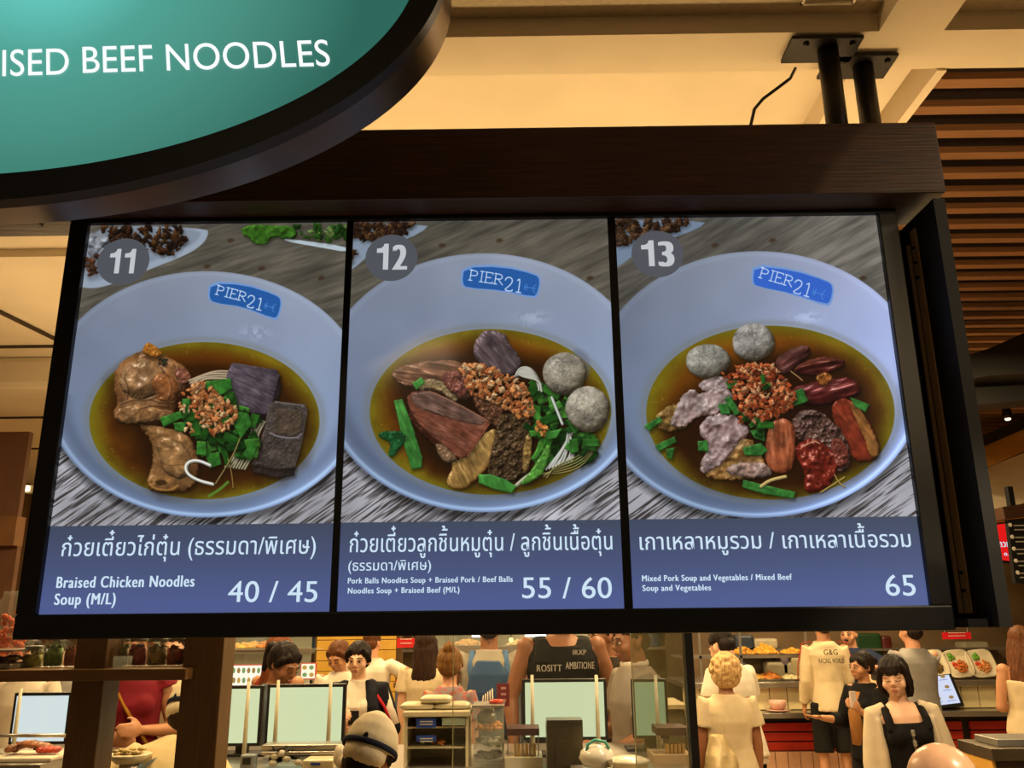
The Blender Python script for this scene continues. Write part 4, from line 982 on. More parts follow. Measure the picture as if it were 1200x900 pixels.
    if ev != 'none':
        lp = MB().ball((0, -.0935, 1.5285), (.020, .006, .0042), M=HD).ball((0, -.0925, 1.520), (.017, .0065, .0050), M=HD); remesh(lp, .0022*s, 'lips', M_LIP, root, 1)
    # hair
    if hair not in (None, 'bald'):
        hm = hm or H_BLACK; g = MB(); cx = (0, .026, 1.622)
        if hair in ('short', 'buzz'):
            g.ball((0, .024, 1.632 if hair == 'short' else 1.626), (.080, .094, .080 if hair == 'short' else .076), M=HD, nu=18, nv=12)
            g.ball((0, .060, 1.575), (.070, .060, .058), M=HD)
            for q in (-1, 1): g.tube([(q*.072, .005, 1.63), (q*.073, .010, 1.585)], [.016, .008], 8, M=HD)
        else:
            g.ball((0, .028, 1.624), (.086, .100, .092), M=HD, nu=20, nv=14)
            g.ball((0, .055, 1.580), (.082, .070, .072), M=HD)
            for q in (-1, 1): g.tube([(q*.035, -.055, 1.665), (q*.068, -.030, 1.630), (q*.080, .0, 1.57)], [.018, .022, .018], 8, M=HD)
        if hair == 'long':
            g.loft([(0, .085, 1.20, .075, .022), (0, .090, 1.27, .098, .034), (0, .088, 1.36, .102, .046), (0, .078, 1.45, .094, .056), (0, .060, 1.56, .090, .066), (0, .05, 1.62, .08, .06)], 18, M=HD)
            for q in (-1, 1): g.tube([(q*.076, .01, 1.60), (q*.084, .02, 1.50), (q*.086, .03, 1.40), (q*.075, .05, 1.30)], [.022, .026, .028, .018], 9, M=HD)
        if hair in ('bob', 'bangs'):
            g.loft([(0, .045, 1.465, .078, .050), (0, .05, 1.50, .092, .064), (0, .04, 1.57, .093, .078), (0, .035, 1.62, .085, .08)], 20, M=HD)
            for q in (-1, 1): g.tube([(q*.070, -.030, 1.625), (q*.082, -.020, 1.56), (q*.080, -.005, 1.49)], [.022, .020, .012], 9, M=HD)
        if hair == 'bangs':
            for i in range(9):
                xx = -.048+.012*i; g.tube([(xx*.7, -.045, 1.690), (xx, -.084, 1.655), (xx*1.08, -.098+abs(xx)*.25, 1.612+.006*(i % 2))], [.014, .012, .006], 7, M=HD)
        if hair in ('bun', 'updo'):
            zb_ = 1.70 if hair == 'bun' else 1.62
            g.ball((0, .085 if hair == 'bun' else .135, zb_), (.042, .040, .040), M=HD)
            for i in range(7): a = i*.9; g.tube([(.03*math.cos(a), .09, zb_+.03*math.sin(a)), (.05*math.cos(a+.8), .10, zb_+.05*math.sin(a+.8))], [.012, .004], 6, M=HD)
        if hair == 'pony':
            g.tube([(0, .10, 1.64), (0, .15, 1.63), (.01, .155, 1.56), (.0, .14, 1.46)], [.02, .034, .034, .014], 10, M=HD)
        if hair == 'curly':
            rg = random.Random(3)
            for i in range(150):
                a = rg.uniform(0, 2*PI); ph = math.acos(rg.uniform(-.62, 1)); r0 = (.098, .106, .104)
                p = Vector((r0[0]*math.sin(ph)*math.cos(a), .03+r0[1]*math.sin(ph)*math.sin(a), 1.612+r0[2]*math.cos(ph)))
                if p.y < -.045 and p.z < 1.66: continue
                g.ball(p, rg.uniform(.014, .022), M=HD, nu=8, nv=6)
            g.ball((0, .045, 1.55), (.10, .075, .07), M=HD)
        remesh(g, (.006 if vox <= .008 else .008)*s, 'hair', hm, root, 1, strand=.0030 if hair != 'curly' else 0, seed=len(label))
    # clothes
    o = loose; TM = tm
    if top:
        g = MB(); hz = hem
        rings = []
        prof = [(.55, .19, .15), (.70, .185, .145), (.80, .178*b, .135*b), (.88, .165*b, .125*b), (.94, .172*b if f else .160*b, .122*b), (1.02, .155*b, .110*b), (1.10, (.134 if f else .150)*b, .102*b), (1.20, (.142 if f else .162)*b, .114*b if f else .112*b), (1.27, (.150 if f else .172)*b, .128*b if f else .118*b), (1.33, .160*b if f else sh*.95, .108*b), (1.375, sh*.90, .094*b), (1.415, sh*.62, .078), (1.448, neck, .062)]
        zt_ = 9 if top in ('tee', 'jacket', 'dress', 'shirt') else (tank_z if top in ('tank', 'crop') else 1.31)
        def at(z):
            for i in range(len(prof)-1):
                if prof[i][0] <= z <= prof[i+1][0]:
                    t = (z-prof[i][0])/(prof[i+1][0]-prof[i][0]); return tuple(prof[i][k]*(1-t)+prof[i+1][k]*t for k in (1, 2))
            return prof[0][1:]
        zs_ = sorted(set([hz]+[p[0] for p in prof if p[0] > hz+.02 and p[0] < zt_-.01]+([zt_] if zt_ < 2 else [])))
        for z in zs_:
            rx, ry = at(z); ex = o+flare*max(0, (1.15-z))
            rings.append((0, .004 if z < 1.3 else .010, z, rx+ex, ry+ex))
        g.loft(rings, 26, M=T)
        if f and top != 'strapless' or top == 'strapless':
            if f:
                for q in (-1, 1): g.ball((q*.068*b, -.080*b, 1.265), (.056+o*.6, .052+o*.6, .055+o*.5), M=T)
        if top in ('tank', 'crop'):
            for q in (-1, 1):
                wd = strap or (.040 if top == 'tank' else .024)
                g.tube([(q*.105*b, -.112*b, 1.30), (q*.104*b, -.085*b, 1.36), (q*.100*b, -.028, 1.412), (q*.098*b, .02, 1.428), (q*.10*b, .075, 1.385), (q*.105*b, .105*b, 1.31)], [(.012, wd)]*6, 10, M=T)
        if top in ('tee', 'jacket', 'dress', 'shirt') and sleeve > 0:
            for q in (-1, 1):
                S0, E0, W0, u, w = arms[q]; a0 = S0-Vector((q*.07, 0, .028))
                if sleeve <= 1:
                    e = S0+u*.275*sleeve; g.tube([a0, S0, S0+u*.275*sleeve*.6, e], [.042*b+o*.6, .053*b+o*.7, .054*b+o, .055*b+o*1.2], 14, M=T)
                else:
                    e = E0+w*.245*(sleeve-1); g.tube([a0, S0, S0+u*.14, E0], [.042*b+o*.6, .053*b+o*.7, .052*b+o, .047*b+o], 14, M=T)
                    g.ball(E0, .047*b+o, M=T); g.tube([E0, E0+w*.12*(sleeve-1), e], [.047*b+o, .046*b+o, .038*b+o], 14, M=T)
        nm = {'tee': 't_shirt', 'jacket': 'jacket', 'dress': 'dress', 'shirt': 'shirt', 'tank': 'tank_top', 'crop': 'crop_top', 'strapless': 'strapless_top'}[top]
        remesh(g, vox*s, nm, TM, root, 1, wrinkle=.0026*s, wscale=22, seed=len(label)*3)
    if bottom and legs:
        g = MB(); oo = .014
        g.loft([(0, .006, .84, .158*b+oo, .112*b+oo), (0, .012, .92, .170*b+oo, .122*b+oo), (0, .006, 1.0, .152*b+oo, .110*b+oo)] if bottom != 'skirt' else [(0, .006, 1.0-.55*leg, .21, .17), (0, .008, .80, .18*b+oo, .14*b), (0, .012, .92, .170*b+oo, .122*b+oo), (0, .006, 1.0, .150*b+oo, .108*b+oo)], 22, M=W)
        if bottom != 'skirt':
            zend = .88-.80*leg
            for q in (-1, 1):
                pts = [(q*.088, .008, .92), (q*.092, stance*.5*q, .70)]; rr = [.100*b+oo*.5, .088*b+oo]
                if zend < .48: pts += [(q*.095, -.003+stance*q, .48)]; rr += [.062*b+oo]
                pts += [(q*.095, .02+stance*1.6*q*(.9-zend), zend)]; rr += [.056+oo if leg > .8 else (.080*b+oo*1.4)]
                g.tube(pts, rr, 14, M=W)
        remesh(g, vox*1.2*s, {'pants': 'trousers', 'shorts': 'shorts', 'skirt': 'skirt'}[bottom], bm_ or cloth('dark trousers', '201c1c'), root, 1, wrinkle=.002, seed=5)
    return root, T, HD, arms, s
def chest_text(s, T, cx, z, w, h, m, root, y=-.142, back=False, bold=.04, wrap=.0):
    """lettering lying on the front (or back) of the clothing"""
    V, Fc = text_geo(s, bold); x0 = V[:, 0].min(); sx = w/(V[:, 0].max()-x0); hz = glyph('H')[0][:, 1].max(); out = []
    for p in V:
        xx = (p[0]-x0)*sx-w/2; xx = xx if not back else -xx; yy = y if not back else -y
        yy += (1 if not back else -1)*wrap*((xx+cx)**2)
        out.append(T @ Vector((xx+cx, yy, z+p[1]*h/hz)))
    me = bpy.data.meshes.new('lettering'); me.from_pydata(out, [], Fc); return link(me, 'lettering', m, root)
# ------------------------------------------------------------------ the crowd, from the nearest to the farthest
def gx(px, Y, py=800): return P(px, py, Y).x
M_WHITE = cloth('white cotton', 'd8ccb8'); M_CREAM = cloth('cream cotton', 'd0bd98'); M_UNI = cloth('beige uniform cotton', 'cdb98c'); M_NAVY = cloth('navy trim', '151a30')
M_BLK = cloth('black knit', '0e0c0c'); M_GREY = cloth('grey jersey', '8a8682'); M_SH = cloth('black shorts cloth', '14110f')

# woman in black crop top and cream cardigan
wx = gx(1055, 4.75)
r, T, HD, A, s = person('young woman with black fringe hair in a black zipped crop top and open cream cardigan', wx, 4.75, -8, H=1.535, crown_px=(1043, 767, 4.75), side=-4, head=(-22, 4), hair='bangs', hm=H_BLACK, top='crop', tm=M_BLK, hem=1.085, bottom='pants', bm_=cloth('pale trousers', 'c8b89c'), vox=.007, eyes='closed', loose=.008,
    R=((-.20, -.02, -1), (-.05, -.1, -1)), L=((.20, -.02, -1), (.05, -.1, -1)))
g = MB()
for q in (-1, 1):
    S0, E0, W0, u, w = A[q]
    g.tube([S0-Vector((q*.070, 0, -.030)), S0+Vector((0, 0, .006)), S0+u*.14, E0, E0+w*.12, W0], [.040, .054, .058, .056, .056, .052], 14, M=T)
    g.loft([(q*.165, .02, .80, .060, .075), (q*.155, .015, 1.0, .050, .085), (q*.155, .01, 1.2, .040, .085), (q*.150, .01, 1.36, .030, .070)], 14, M=T)
g.loft([(0, .125, .80, .16, .02), (0, .125, 1.0, .15, .02), (0, .12, 1.2, .15, .02), (0, .10, 1.38, .13, .02)], 16, M=T)
remesh(g, .008, 'cardigan', cloth('cream cardigan knit', 'cdbb9c', bump=.2), r, 1, wrinkle=.003, wscale=30)
MB().box(-.004, .004, -.150, -.140, 1.09, 1.305, M=T).build('zipper', M_STEEL, r)
for z in (1.29, 1.235): MB().box(-.010, .010, -.158, -.146, z-.016, z+.016, M=T, bev=.003).build('zip_pull', mat('silver pull', 'd8d4c8', rough=.25, metal=.8), r)

# staff behind the counter
def cap_hat(HD, root, pts_band=True):
    c = MB().loft([(0, .02, 1.625, .092, .108), (0, .02, 1.655, .094, .110), (0, .022, 1.695, .082, .098), (0, .03, 1.730, .055, .070), (0, .04, 1.75, .018, .022)], 22, M=HD)
    c.ball((0, .07, 1.60), (.080, .062, .055), M=HD)
    remesh(c, .007, 'cap', cloth('off white cap cotton', 'd2c4a4', bump=.1), root, 1, wrinkle=.002, wscale=30)
    b = MB()
    ring_ = [Vector((.0955*math.cos(a), .02+.1115*math.sin(a), 1.632)) for a in np.linspace(0, 2*PI, 37)]
    b.tube(ring_, [(.010, .003)]*37, 8, M=HD)
    b.build('band', M_NAVY, root, True)
    b = MB().tube([Vector((.0, .132-.02*0, 1.632)), Vector((.0, .118, 1.68)), Vector((.0, .085, 1.725)), Vector((0, .03, 1.753))], [(.003, .009)]*4, 8, M=HD).build('band', M_NAVY, root, True)
sx_ = gx(437, 3.45)
r, T, HD, A, s = person('kitchen worker bending forward in an off-white cap with navy bands', sx_, 3.75, 150, H=1.56, crown_px=(446, 841, 2.75), pad=.04, lean=30, head=(25, -4), hair='short', hm=H_BLACK, top='tee', tm=M_UNI, sk='brown', sleeve=.6, eyes='none', R=((-.1, -.5, -1), (0, -1, -.3)), L=((.1, -.5, -1), (0, -1, -.3)))
cap_hat(HD, r)
r, T, HD, A, s = person('kitchen worker in beige tunic, navy sleeve trim and grey-blue apron straps, behind the post', gx(218, 3.55), 3.6, 165, H=1.50, crown_px=(230, 800, 3.95), pad=.04, lean=50, head=(-12, -28), hair='short', hm=H_DARK, top='tee', tm=M_UNI, sk='tan', sleeve=.72, sex='m', build=1.0, eyes='none', loose=.022,
    R=((-.85, -.15, -1), (-.1, -.8, -.7)), L=((.75, -.1, -1), (.2, -.8, -.6)))
cap_hat(HD, r)
for q in (-1, 1):
    S0, E0, W0, u, w = A[q]; a = S0+u*.275*.70; MB().tube([a-u*.012, a+u*.014], [.085, .085], 18, M=T).build('sleeve_trim', M_NAVY, r, True)
M_APR = cloth('grey blue apron', '7c8a94')
for q in (-1, 1):
    MB().tube([(q*.10, -.115, 1.33), (q*.085, -.03, 1.452), (q*.075, .06, 1.435), (q*.02, .138, 1.25), (-q*.06, .140, 1.10)], [(.006, .019)]*5, 8, M=T).build('apron_strap', M_APR, r, True)
MB().tube([(-.19, .02, 1.05), (-.12, .125, 1.04), (0, .15, 1.03), (.12, .125, 1.04), (.19, .02, 1.05)], [(.006, .02)]*5, 8, M=T).build('apron_tie', M_APR, r, True)

# customers at the left counter
r, T, HD, A, s = person('woman in a dark red sleeveless blouse with a mustard bag strap, behind the shelf', gx(168, 4.9), 4.9, 20, H=1.63, crown_px=(162, 727, 5.0), hair='long', hm=H_BROWN, top='tee', sleeve=.12, tm=cloth('dark red blouse', '6e1420'), hem=.80, sk='tan', R=((-.35, .1, -1), (.75, -.7, -.05)), L=((.3, .1, -1), (-.6, -.7, .1)), loose=.02)
b = MB().tube([(-.12, -.06, 1.44), (0, -.15, 1.25), (.15, -.12, 1.02)], [(.006, .014)]*3, 8, M=T).build('bag_strap', cloth('mustard leather', '8a5c14'), r, True)
MB().box(-.12, .16, -.20, -.13, .86, 1.04, M=T, bev=.03).build('shoulder_bag', MATS['mustard leather'], r)
r, T, HD, A, s = person('person in a loose cream shirt beside the woman in red', gx(200, 5.4), 5.4, 10, H=1.66, sex='m', hair='short', top='tee', tm=M_CREAM, sleeve=.8, loose=.03)
r, T, HD, A, s = person('person in a white shirt with dark collar at the far left counter', gx(30, 6.0), 6.0, 0, H=1.6, sex='m', hair='short', top='tee', tm=M_WHITE, loose=.02)
r, T, HD, A, s = person('person in a grey shirt with a black bag at the far left counter', gx(66, 6.3), 6.3, 10, H=1.6, sex='m', hair='short', top='tee', tm=M_GREY, loose=.02)
r, T, HD, A, s = person('woman with long auburn hair and bare shoulder, back turned, by the lit menu board', gx(327, 5.9), 5.9, 160, H=1.645, crown_px=(328, 742, 5.9), tank_z=1.34, hair='long', hm=H_RED, top='tank', tm=cloth('brick red top', '7e2a18'), sk='tan', head=(15, 0), eyes='none', R=((-.2, 0, -1), (0, -.6, -1)))
r, T, HD, A, s = person('young woman with tied black hair looking down, in a grey striped top', gx(340, 5.15), 5.15, 60, H=1.56, crown_px=(341, 754, 5.15), hair='pony', hm=H_BLACK, top='tee', tm=cloth('grey blue stripe', '4e5860'), sk='brown', head=(0, 22), eyes='closed', lean=6)
r, T, HD, A, s = person('woman with tied brown hair looking down, in a white t-shirt', gx(397, 6.0), 6.0, 12, H=1.63, crown_px=(394, 752, 6.9), hair='updo', hm=H_BROWN, top='tee', tm=M_WHITE, sk='tan', head=(-28, 26), eyes='closed')
r, T, HD, A, s = person('tall person in a white t-shirt raising one arm, behind the woman in the track jacket', gx(428, 6.9), 6.9, 170, H=1.74, crown_px=(436, 736, 7.9), sex='m', hair='short', hm=H_BROWN, top='tee', tm=M_WHITE, sk='pink', R=((-.9, -.3, -.6), (-.2, -.3, 1)), L=((.7, -.1, -1), (.1, -.2, -1)), eyes='none')
# woman in track jacket
r, T, HD, A, s = person('woman in a navy track jacket with white and red sleeve panel, holding a phone', gx(424, 5.25), 5.25, 2, H=1.60, crown_px=(421, 751, 5.9), hair='updo', hm=H_BLACK, top='tee', tm=M_WHITE, sleeve=0, sk='light', head=(-6, 6), vox=.008, eyes='open',
    R=((-.32, -.05, -1), (.55, -.75, .35)), L=((.34, -.05, -1), (-.75, -.65, .12)), curlR=1.1, curlL=.9, bottom='pants', bm_=cloth('blue grey trousers', '4c5a6c'))
g = MB()
M_JK = cloth('navy track jacket', '15161e')
for q in (-1, 1):
    S0, E0, W0, u, w = A[q]
    g.tube([S0-Vector((q*.06, 0, 0)), S0, S0+u*.14, E0], [.055, .070, .066, .062], 14, M=T); g.ball(E0, .062, M=T); g.tube([E0, E0+w*.12, E0+w*.20], [.062, .056, .044], 14, M=T)
    g.loft([(q*.145, -.02, .88, .060, .150), (q*.135, -.01, 1.0, .060, .150), (q*.125, -.010, 1.15, .060, .150), (q*.115, -.010, 1.28, .062, .148), (q*.105, .0, 1.38, .055, .110), (q*.080, .01, 1.445, .036, .070)], 14, M=T)
g.loft([(0, .12, .88, .15, .03), (0, .115, 1.1, .14, .03), (0, .115, 1.28, .14, .03), (0, .09, 1.40, .10, .03)], 16, M=T)
remesh(g, .008, 'track_jacket', M_JK, r, 1, wrinkle=.003, wscale=30)
S0, E0, W0, u, w = A[1]
MB().tube([S0+Vector((.012, -.022, .01)), S0+u*.14+Vector((.012, -.03, 0)), E0+Vector((.012, -.032, .02))], [(.034, .046)]*3, 12, M=T).build('sleeve_panel', M_WHITE, r, True, 'white sleeve panel')
MB().tube([S0+Vector((-.02, -.078, -.03)), S0+u*.12+Vector((.0, -.080, 0)), E0+Vector((0, -.074, .04))], [(.010, .018), (.010, .020), (.010, .006)], 10, M=T).build('sleeve_stripe', cloth('red stripe', 'a01a22'), r, True, 'red stripe')
ph = W0+w*.07
MB().box(ph.x-.035, ph.x+.035, ph.y-.03, ph.y-.018, ph.z+.01, ph.z+.10, M=T, bev=.004).build('phone', M_BLACK, r)

# middle group with their backs turned
r, T, HD, A, s = person('woman with very long dark hair in a cream top, back turned', gx(499, 6.1), 6.1, 178, H=1.69, crown_px=(499, 738, 6.9), hair='long', hm=H_DARK, top='tee', tm=M_CREAM, sk='light', eyes='none', bottom='skirt', bm_=M_CREAM, leg=.7)
r, T, HD, A, s = person('woman with a topknot in a blue and coral flowered blouse, back turned', gx(525, 5.5), 5.5, 180, H=1.545, crown_px=(527, 757, 5.6), hair='bun', hm=hairm('light brown hair', '5a3a1e', '8a6030'), top='tee', tm=mat('flowered blouse cloth', '8c9098', rough=.85, scale=34, col2='b8583c', spec=.2), sk='pink', eyes='none', build=.84)
rt = random.Random(4)
for i in range(34):
    a = rt.uniform(.15, .85)*PI; z = rt.uniform(1.0, 1.40); rr = (.158, .128) if z < 1.3 else (.15, .105)
    p = Vector((rr[0]*1.1*math.cos(a), .01+rr[1]*1.12*math.sin(a)+.004, z))
    MB().ball(p, (.012, .005, .012), M=T, nu=8, nv=5).build('flower', MATS.get('coral print') or mat('coral print', 'c05a38', rough=.8), r) if i % 2 else MB().ball(p, (.010, .005, .012), M=T, nu=8, nv=5).build('flower', MATS.get('blue print') or mat('blue print', '44648c', rough=.8), r)
r, T, HD, A, s = person('broad man in a grey sleeveless shirt carrying a blue backpack, back turned', gx(571, 5.75), 5.75, 180, H=1.74, crown_px=(573, 714, 6.3), sex='m', build=1.12, hair='buzz', hm=H_BLACK, top='tee', sleeve=.28, tm=cloth('grey sleeveless jersey', '9c9484'), sk='brown', eyes='none', bottom='shorts', leg=.5, bm_=cloth('dark shorts', '25262c'),
    R=((-.34, .05, -1), (-.05, -.4, -1)), L=((.34, .05, -1), (.05, -.4, -1)))
M_PK = cloth('blue backpack nylon', '2c4668', bump=.1); M_PK2 = cloth('pale blue strap', '4c6c94')
g = MB().loft([(0, .20, .93, .125, .070), (0, .215, 1.0, .150, .090), (0, .215, 1.15, .150, .092), (0, .20, 1.30, .125, .080), (0, .175, 1.38, .075, .05)], 20, M=T, power=3)
remesh(g, .009, 'backpack', M_PK, r, 1, wrinkle=.003)
bk = [o for o in r.children if o.name.startswith('backpack')][-1]
g = MB().loft([(0, .285, .95, .105, .030), (0, .300, 1.02, .120, .036), (0, .300, 1.14, .115, .034), (0, .285, 1.20, .09, .02)], 18, M=T, power=3); remesh(g, .009, 'front_pocket', cloth('dark blue nylon', '1e3250'), bk, 1)
for q in (-1, 1): MB().tube([(q*.10, .13, 1.20), (q*.125, .125, 1.33), (q*.11, .06, 1.44), (q*.115, -.05, 1.43), (q*.13, -.12, 1.30)], [(.008, .019)]*5, 10, M=T).build('shoulder_strap', M_PK2, bk, True)
for i in range(5): MB().tube([(-.03+i*.014, .33, 1.22-.01*i), (-.036+i*.018, .340, 1.10), (-.05+i*.022, .335, .97)], .004, 5, M=T).build('cord', M_WHITE, bk, True)
# man in black vest
r, T, HD, A, s = person('tanned man in a black tank top with white lettering facing the counter', gx(659, 5.35), 5.35, 4, H=1.80, crown_px=(658, 684, 5.35), tank_z=1.385, strap=.05, sex='m', build=1.08, hair='short', hm=H_DARK, top='tank', tm=cloth('black tank jersey', '101012'), hem=.86, sk='brown', eyes='open', head=(12, 8), R=((-.32, .0, -1), (.05, -.3, -1)), L=((.32, .0, -1), (-.05, -.3, -1)))
M_LET = mat('white print', 'c8c0b4', rough=.8)
chest_text('ROSITT', T, -.085, 1.265, .13, .032, M_LET, r, y=-.150); chest_text('AMBITIONE', T, .075, 1.275, .15, .034, M_LET, r, y=-.150); chest_text('IRXP', T, .075, 1.345, .07, .024, M_LET, r, y=-.148)
r, T, HD, A, s = person('man in a dark jacket turned sideways, next to the man in the black tank top', gx(703, 5.5), 5.5, -60, H=1.76, crown_px=(706, 722, 6.0), sex='m', hair='buzz', hm=H_BLACK, top='jacket', sleeve=1.9, tm=cloth('dark brown jacket', '231812'), hem=.84, sk='brown', head=(-10, 8), R=((-.1, -.2, -1), (0, -.9, -.3)), L=((.1, -.2, -1), (0, -.9, -.2)), loose=.02)
r, T, HD, A, s = person('tall man in a grey polo shirt seen from the side behind the glass', gx(742, 4.95), 4.95, -75, H=1.80, crown_px=(737, 722, 4.9), sex='m', hair='short', hm=H_DARK, top='shirt', sleeve=.7, tm=cloth('grey polo cloth', '8e8478'), hem=.80, sk='brown', head=(5, 8), R=((-.1, -.2, -1), (0, -.8, -.4)), L=((.1, -.2, -1), (0, -.8, -.3)), loose=.022)
MB().tube([(-.07, .04, 1.46), (-.03, -.06, 1.455), (.03, -.06, 1.455), (.07, .04, 1.46), (0, .085, 1.465), (-.07, .04, 1.46)], [(.016, .006)]*6, 8, M=T).build('collar', M_WHITE, r, True)
# right of the post
r, T, HD, A, s = person('man in a white t-shirt and dark shorts leaning to the buffet, back half turned', gx(832, 6.2), 6.2, -140, H=1.76, crown_px=(839, 737, 6.2), sex='m', hair='short', hm=H_BLACK, top='tee', tm=M_WHITE, sleeve=.55, hem=.84, sk='light', bottom='shorts', bm_=M_SH, leg=.5, head=(-12, 18), lean=8, R=((-.3, -.3, -1), (-.1, -.8, -.4)), L=((.2, -.2, -1), (.2, -.9, -.3)), eyes='none', loose=.022)
MB().loft([(0, .004, .80, .18, .14), (0, .004, .86, .178, .136)], 24, M=T).build('shirt_hem', cloth('checked hem', 'b8a48c'), r)
r, T, HD, A, s = person('woman with curly blond hair in a cream short sleeved dress, back turned', gx(851, 5.55), 5.55, 182, H=1.545, crown_px=(848, 765, 5.5), pad=.02, hair='curly', hm=H_BLOND, top='dress', tm=M_CREAM, sleeve=.55, hem=.56, build=.98, sk='brown', eyes='none', bottom=None, loose=.02, flare=.05, R=((-.13, .0, -1), (.0, -.15, -1)), L=((.13, .0, -1), (.10, -.2, -1)))
g = MB().loft([(.11, .20, .80, .11, .06), (.11, .21, .92, .13, .09), (.12, .19, 1.08, .10, .06), (.13, .16, 1.20, .045, .03)], 18, M=T); g2 = MB(); g2.v = [tuple(Vector(v)) for v in g.v]; g2.f = g.f
bagp = remesh(g2, .010, 'handbag', mat('pale gold leather', 'b09a6c', rough=.42, metal=.25, var=.15, scale=14, bump=.3), r, 1, wrinkle=.008, wscale=26)
g = MB().tube([(.155, .15, .98), (.175, .10, 1.12), (.185, .06, 1.22)], .008, 8, M=T); 
r, T, HD, A, s = person('tall person in a cream racing jacket with dark lettering on the back and black shorts', gx(960, 8.1), 8.1, 176, H=1.83, crown_px=(962, 716, 8.3), build=.78, sex='m', hair='short', hm=H_BLACK, top='jacket', sleeve=1.85, tm=M_CREAM, hem=.86, bottom='shorts', bm_=M_SH, leg=.46, sk='tan', eyes='none', R=((-.10, -.1, -1), (.4, -.7, -.3)), L=((.12, 0, -1), (0, -.4, -.8)), loose=.016, flare=.04)
chest_text('G&G', T, -.01, 1.335, .12, .045, mat('dark print', '2a2224', rough=.8), r, y=-.160, back=True); chest_text('RACING WORLD', T, -.01, 1.265, .22, .04, MATS['dark print'], r, y=-.162, back=True)
for q in (-1, 1):
    S0, E0, W0, u, w = A[q]; MB().tube([S0+Vector((-q*.05, .0, .062)), S0+Vector((q*.03, .0, .050)), S0+u*.14+Vector((q*.068, 0, 0)), E0+Vector((q*.064, 0, 0))], [(.004, .012)]*4, 8, M=T).build('piping', cloth('red piping', 'a03020'), r, True)
r, T, HD, A, s = person('grey haired man with moustache in a navy dotted shirt, arm round the woman in front', gx(990, 7.5), 7.5, -48, H=1.80, crown_px=(993, 727, 8.75), sex='m', build=.98, hair='buzz', hm=hairm('grey hair', '5a5048', '7a7068'), top='shirt', sleeve=.8, tm=mat('navy dotted shirt', '1a2238', rough=.85, scale=90, col2='2c3654', spec=.2), hem=.82, sk='pink', head=(10, 6), L=((.9, -.35, -.5), (-.2, -1, .1)), R=((-.3, -.1, -1), (.1, -.9, -.2)), bottom='shorts', bm_=cloth('pale shorts', 'b0a082'), leg=.5)
MB().ball((0, -.102, 1.535), (.028, .008, .007), M=HD).build('moustache', M_BROW, r, True)
r, T, HD, A, s = person('woman with tied black hair in profile, black jacket, holding out her open hand', gx(1010, 6.5), 6.5, -62, H=1.60, crown_px=(1008, 763, 6.7), hair='updo', hm=H_BLACK, top='jacket', sleeve=1.5, tm=M_BLK, hem=.84, sk='tan', head=(-8, 4), bottom='shorts', bm_=M_SH, leg=.45, R=((-.1, -.35, -1), (-.15, -1, .15)), L=((.05, -.3, -1), (.0, -.8, .5)), curlR=.12, pnR=(0, 0, 1), vox=.009, loose=.018)
MB().loft([(-.03, -.095, .95, .07, .05), (-.03, -.10, 1.2, .075, .05), (-.02, -.085, 1.38, .06, .04)], 16, M=T).build('under_top', cloth('orange brown top', '9a6a3c'), r, True)
S0, E0, W0, u, w = A[1]; q = W0+w*.08; MB().box(q.x-.006, q.x+.006, q.y-.035, q.y+.035, q.z-.02, q.z+.11, M=T, bev=.004).build('phone', mat('pale phone', 'c8b8ae', rough=.3), r)
r, T, HD, A, s = person('man in a grey t-shirt reaching toward the plated dishes, back turned', gx(1056, 7.3), 7.3, -165, H=1.74, crown_px=(1066, 722, 7.6), sex='m', hair='buzz', hm=H_BLACK, top='tee', sleeve=.7, tm=M_GREY, sk='pink', eyes='none', R=((.3, -.4, -1), (.2, -.9, -.2)), L=((.4, -.2, -1), (-.2, -1, .1)), loose=.022)
r, T, HD, A, s = person('worker in yellow sleeves bending behind the counter under the red sign', gx(1092, 10.4), 10.4, 20, H=1.72, sex='m', hair='short', top='tee', sleeve=.8, tm=cloth('yellow uniform', 'b8923c'), sk='tan', lean=20, R=((-.3, -.5, -1), (0, -.9, -.4)), L=((.8, -.4, -.5), (.6, -.7, -.3)), vox=.012)
r, T, HD, A, s = person('woman with bare shoulders and brown hair in a strapless cream dress, at the right edge', gx(1190, 6.6), 6.6, 172, H=1.70, crown_px=(1193, 733, 6.6), hair='long', hm=H_BROWN, top='strapless', tm=M_CREAM, hem=.80, sk='tan', eyes='none', bottom='skirt', bm_=M_CREAM, leg=.7, R=((-.45, -.35, -1), (.2, -.9, .1)), L=((.20, .02, -1), (-.6, -.7, -.1)), head=(-25, 6), loose=.02)
r, T, HD, A, s = person('bald headed man, only the shiny crown of his head in view at the bottom edge', P(1096, 890, 1.9).x, 1.9, 200, H=1.452, sex='m', build=1.15, hair='bald', top='tee', tm=M_GREY, sk='peach', eyes='none', vox=.008)
# ------------------------------------------------------------------ small things near the display: posts, shelf, jars
def bpx(mb, x0, y0, x1, y1, Y, d, bev=0.0):
    """a box whose front face spans the given pixels on plane Y, d deep"""
    a = P(x0, y1, Y); b = P(x1, y0, Y); c = P(x0, y0, Y); e = P(x1, y1, Y)
    return mb.box((a.x+c.x)/2, (b.x+e.x)/2, Y, Y+d, (a.z+e.z)/2, (b.z+c.z)/2, bev=bev)
YP = 2.9
for (x0, x1, lab) in ((84, 130, 'brown wooden post carrying the jar shelf, the left one'), (212, 270, 'brown wooden post at the right end of the jar shelf')):
    a = P((x0+x1)/2, 800, YP); w = P(x1, 800, YP).x-P(x0, 800, YP).x
    po = MB().box(a.x-w/2, a.x+w/2*.62, YP, YP+.12, 0, 3.27, bev=.004); tag(po.build('wooden_post', M_WOODP), lab, 'post', 'wooden posts of the stall')
zsh = P(100, 783.5, YP).z
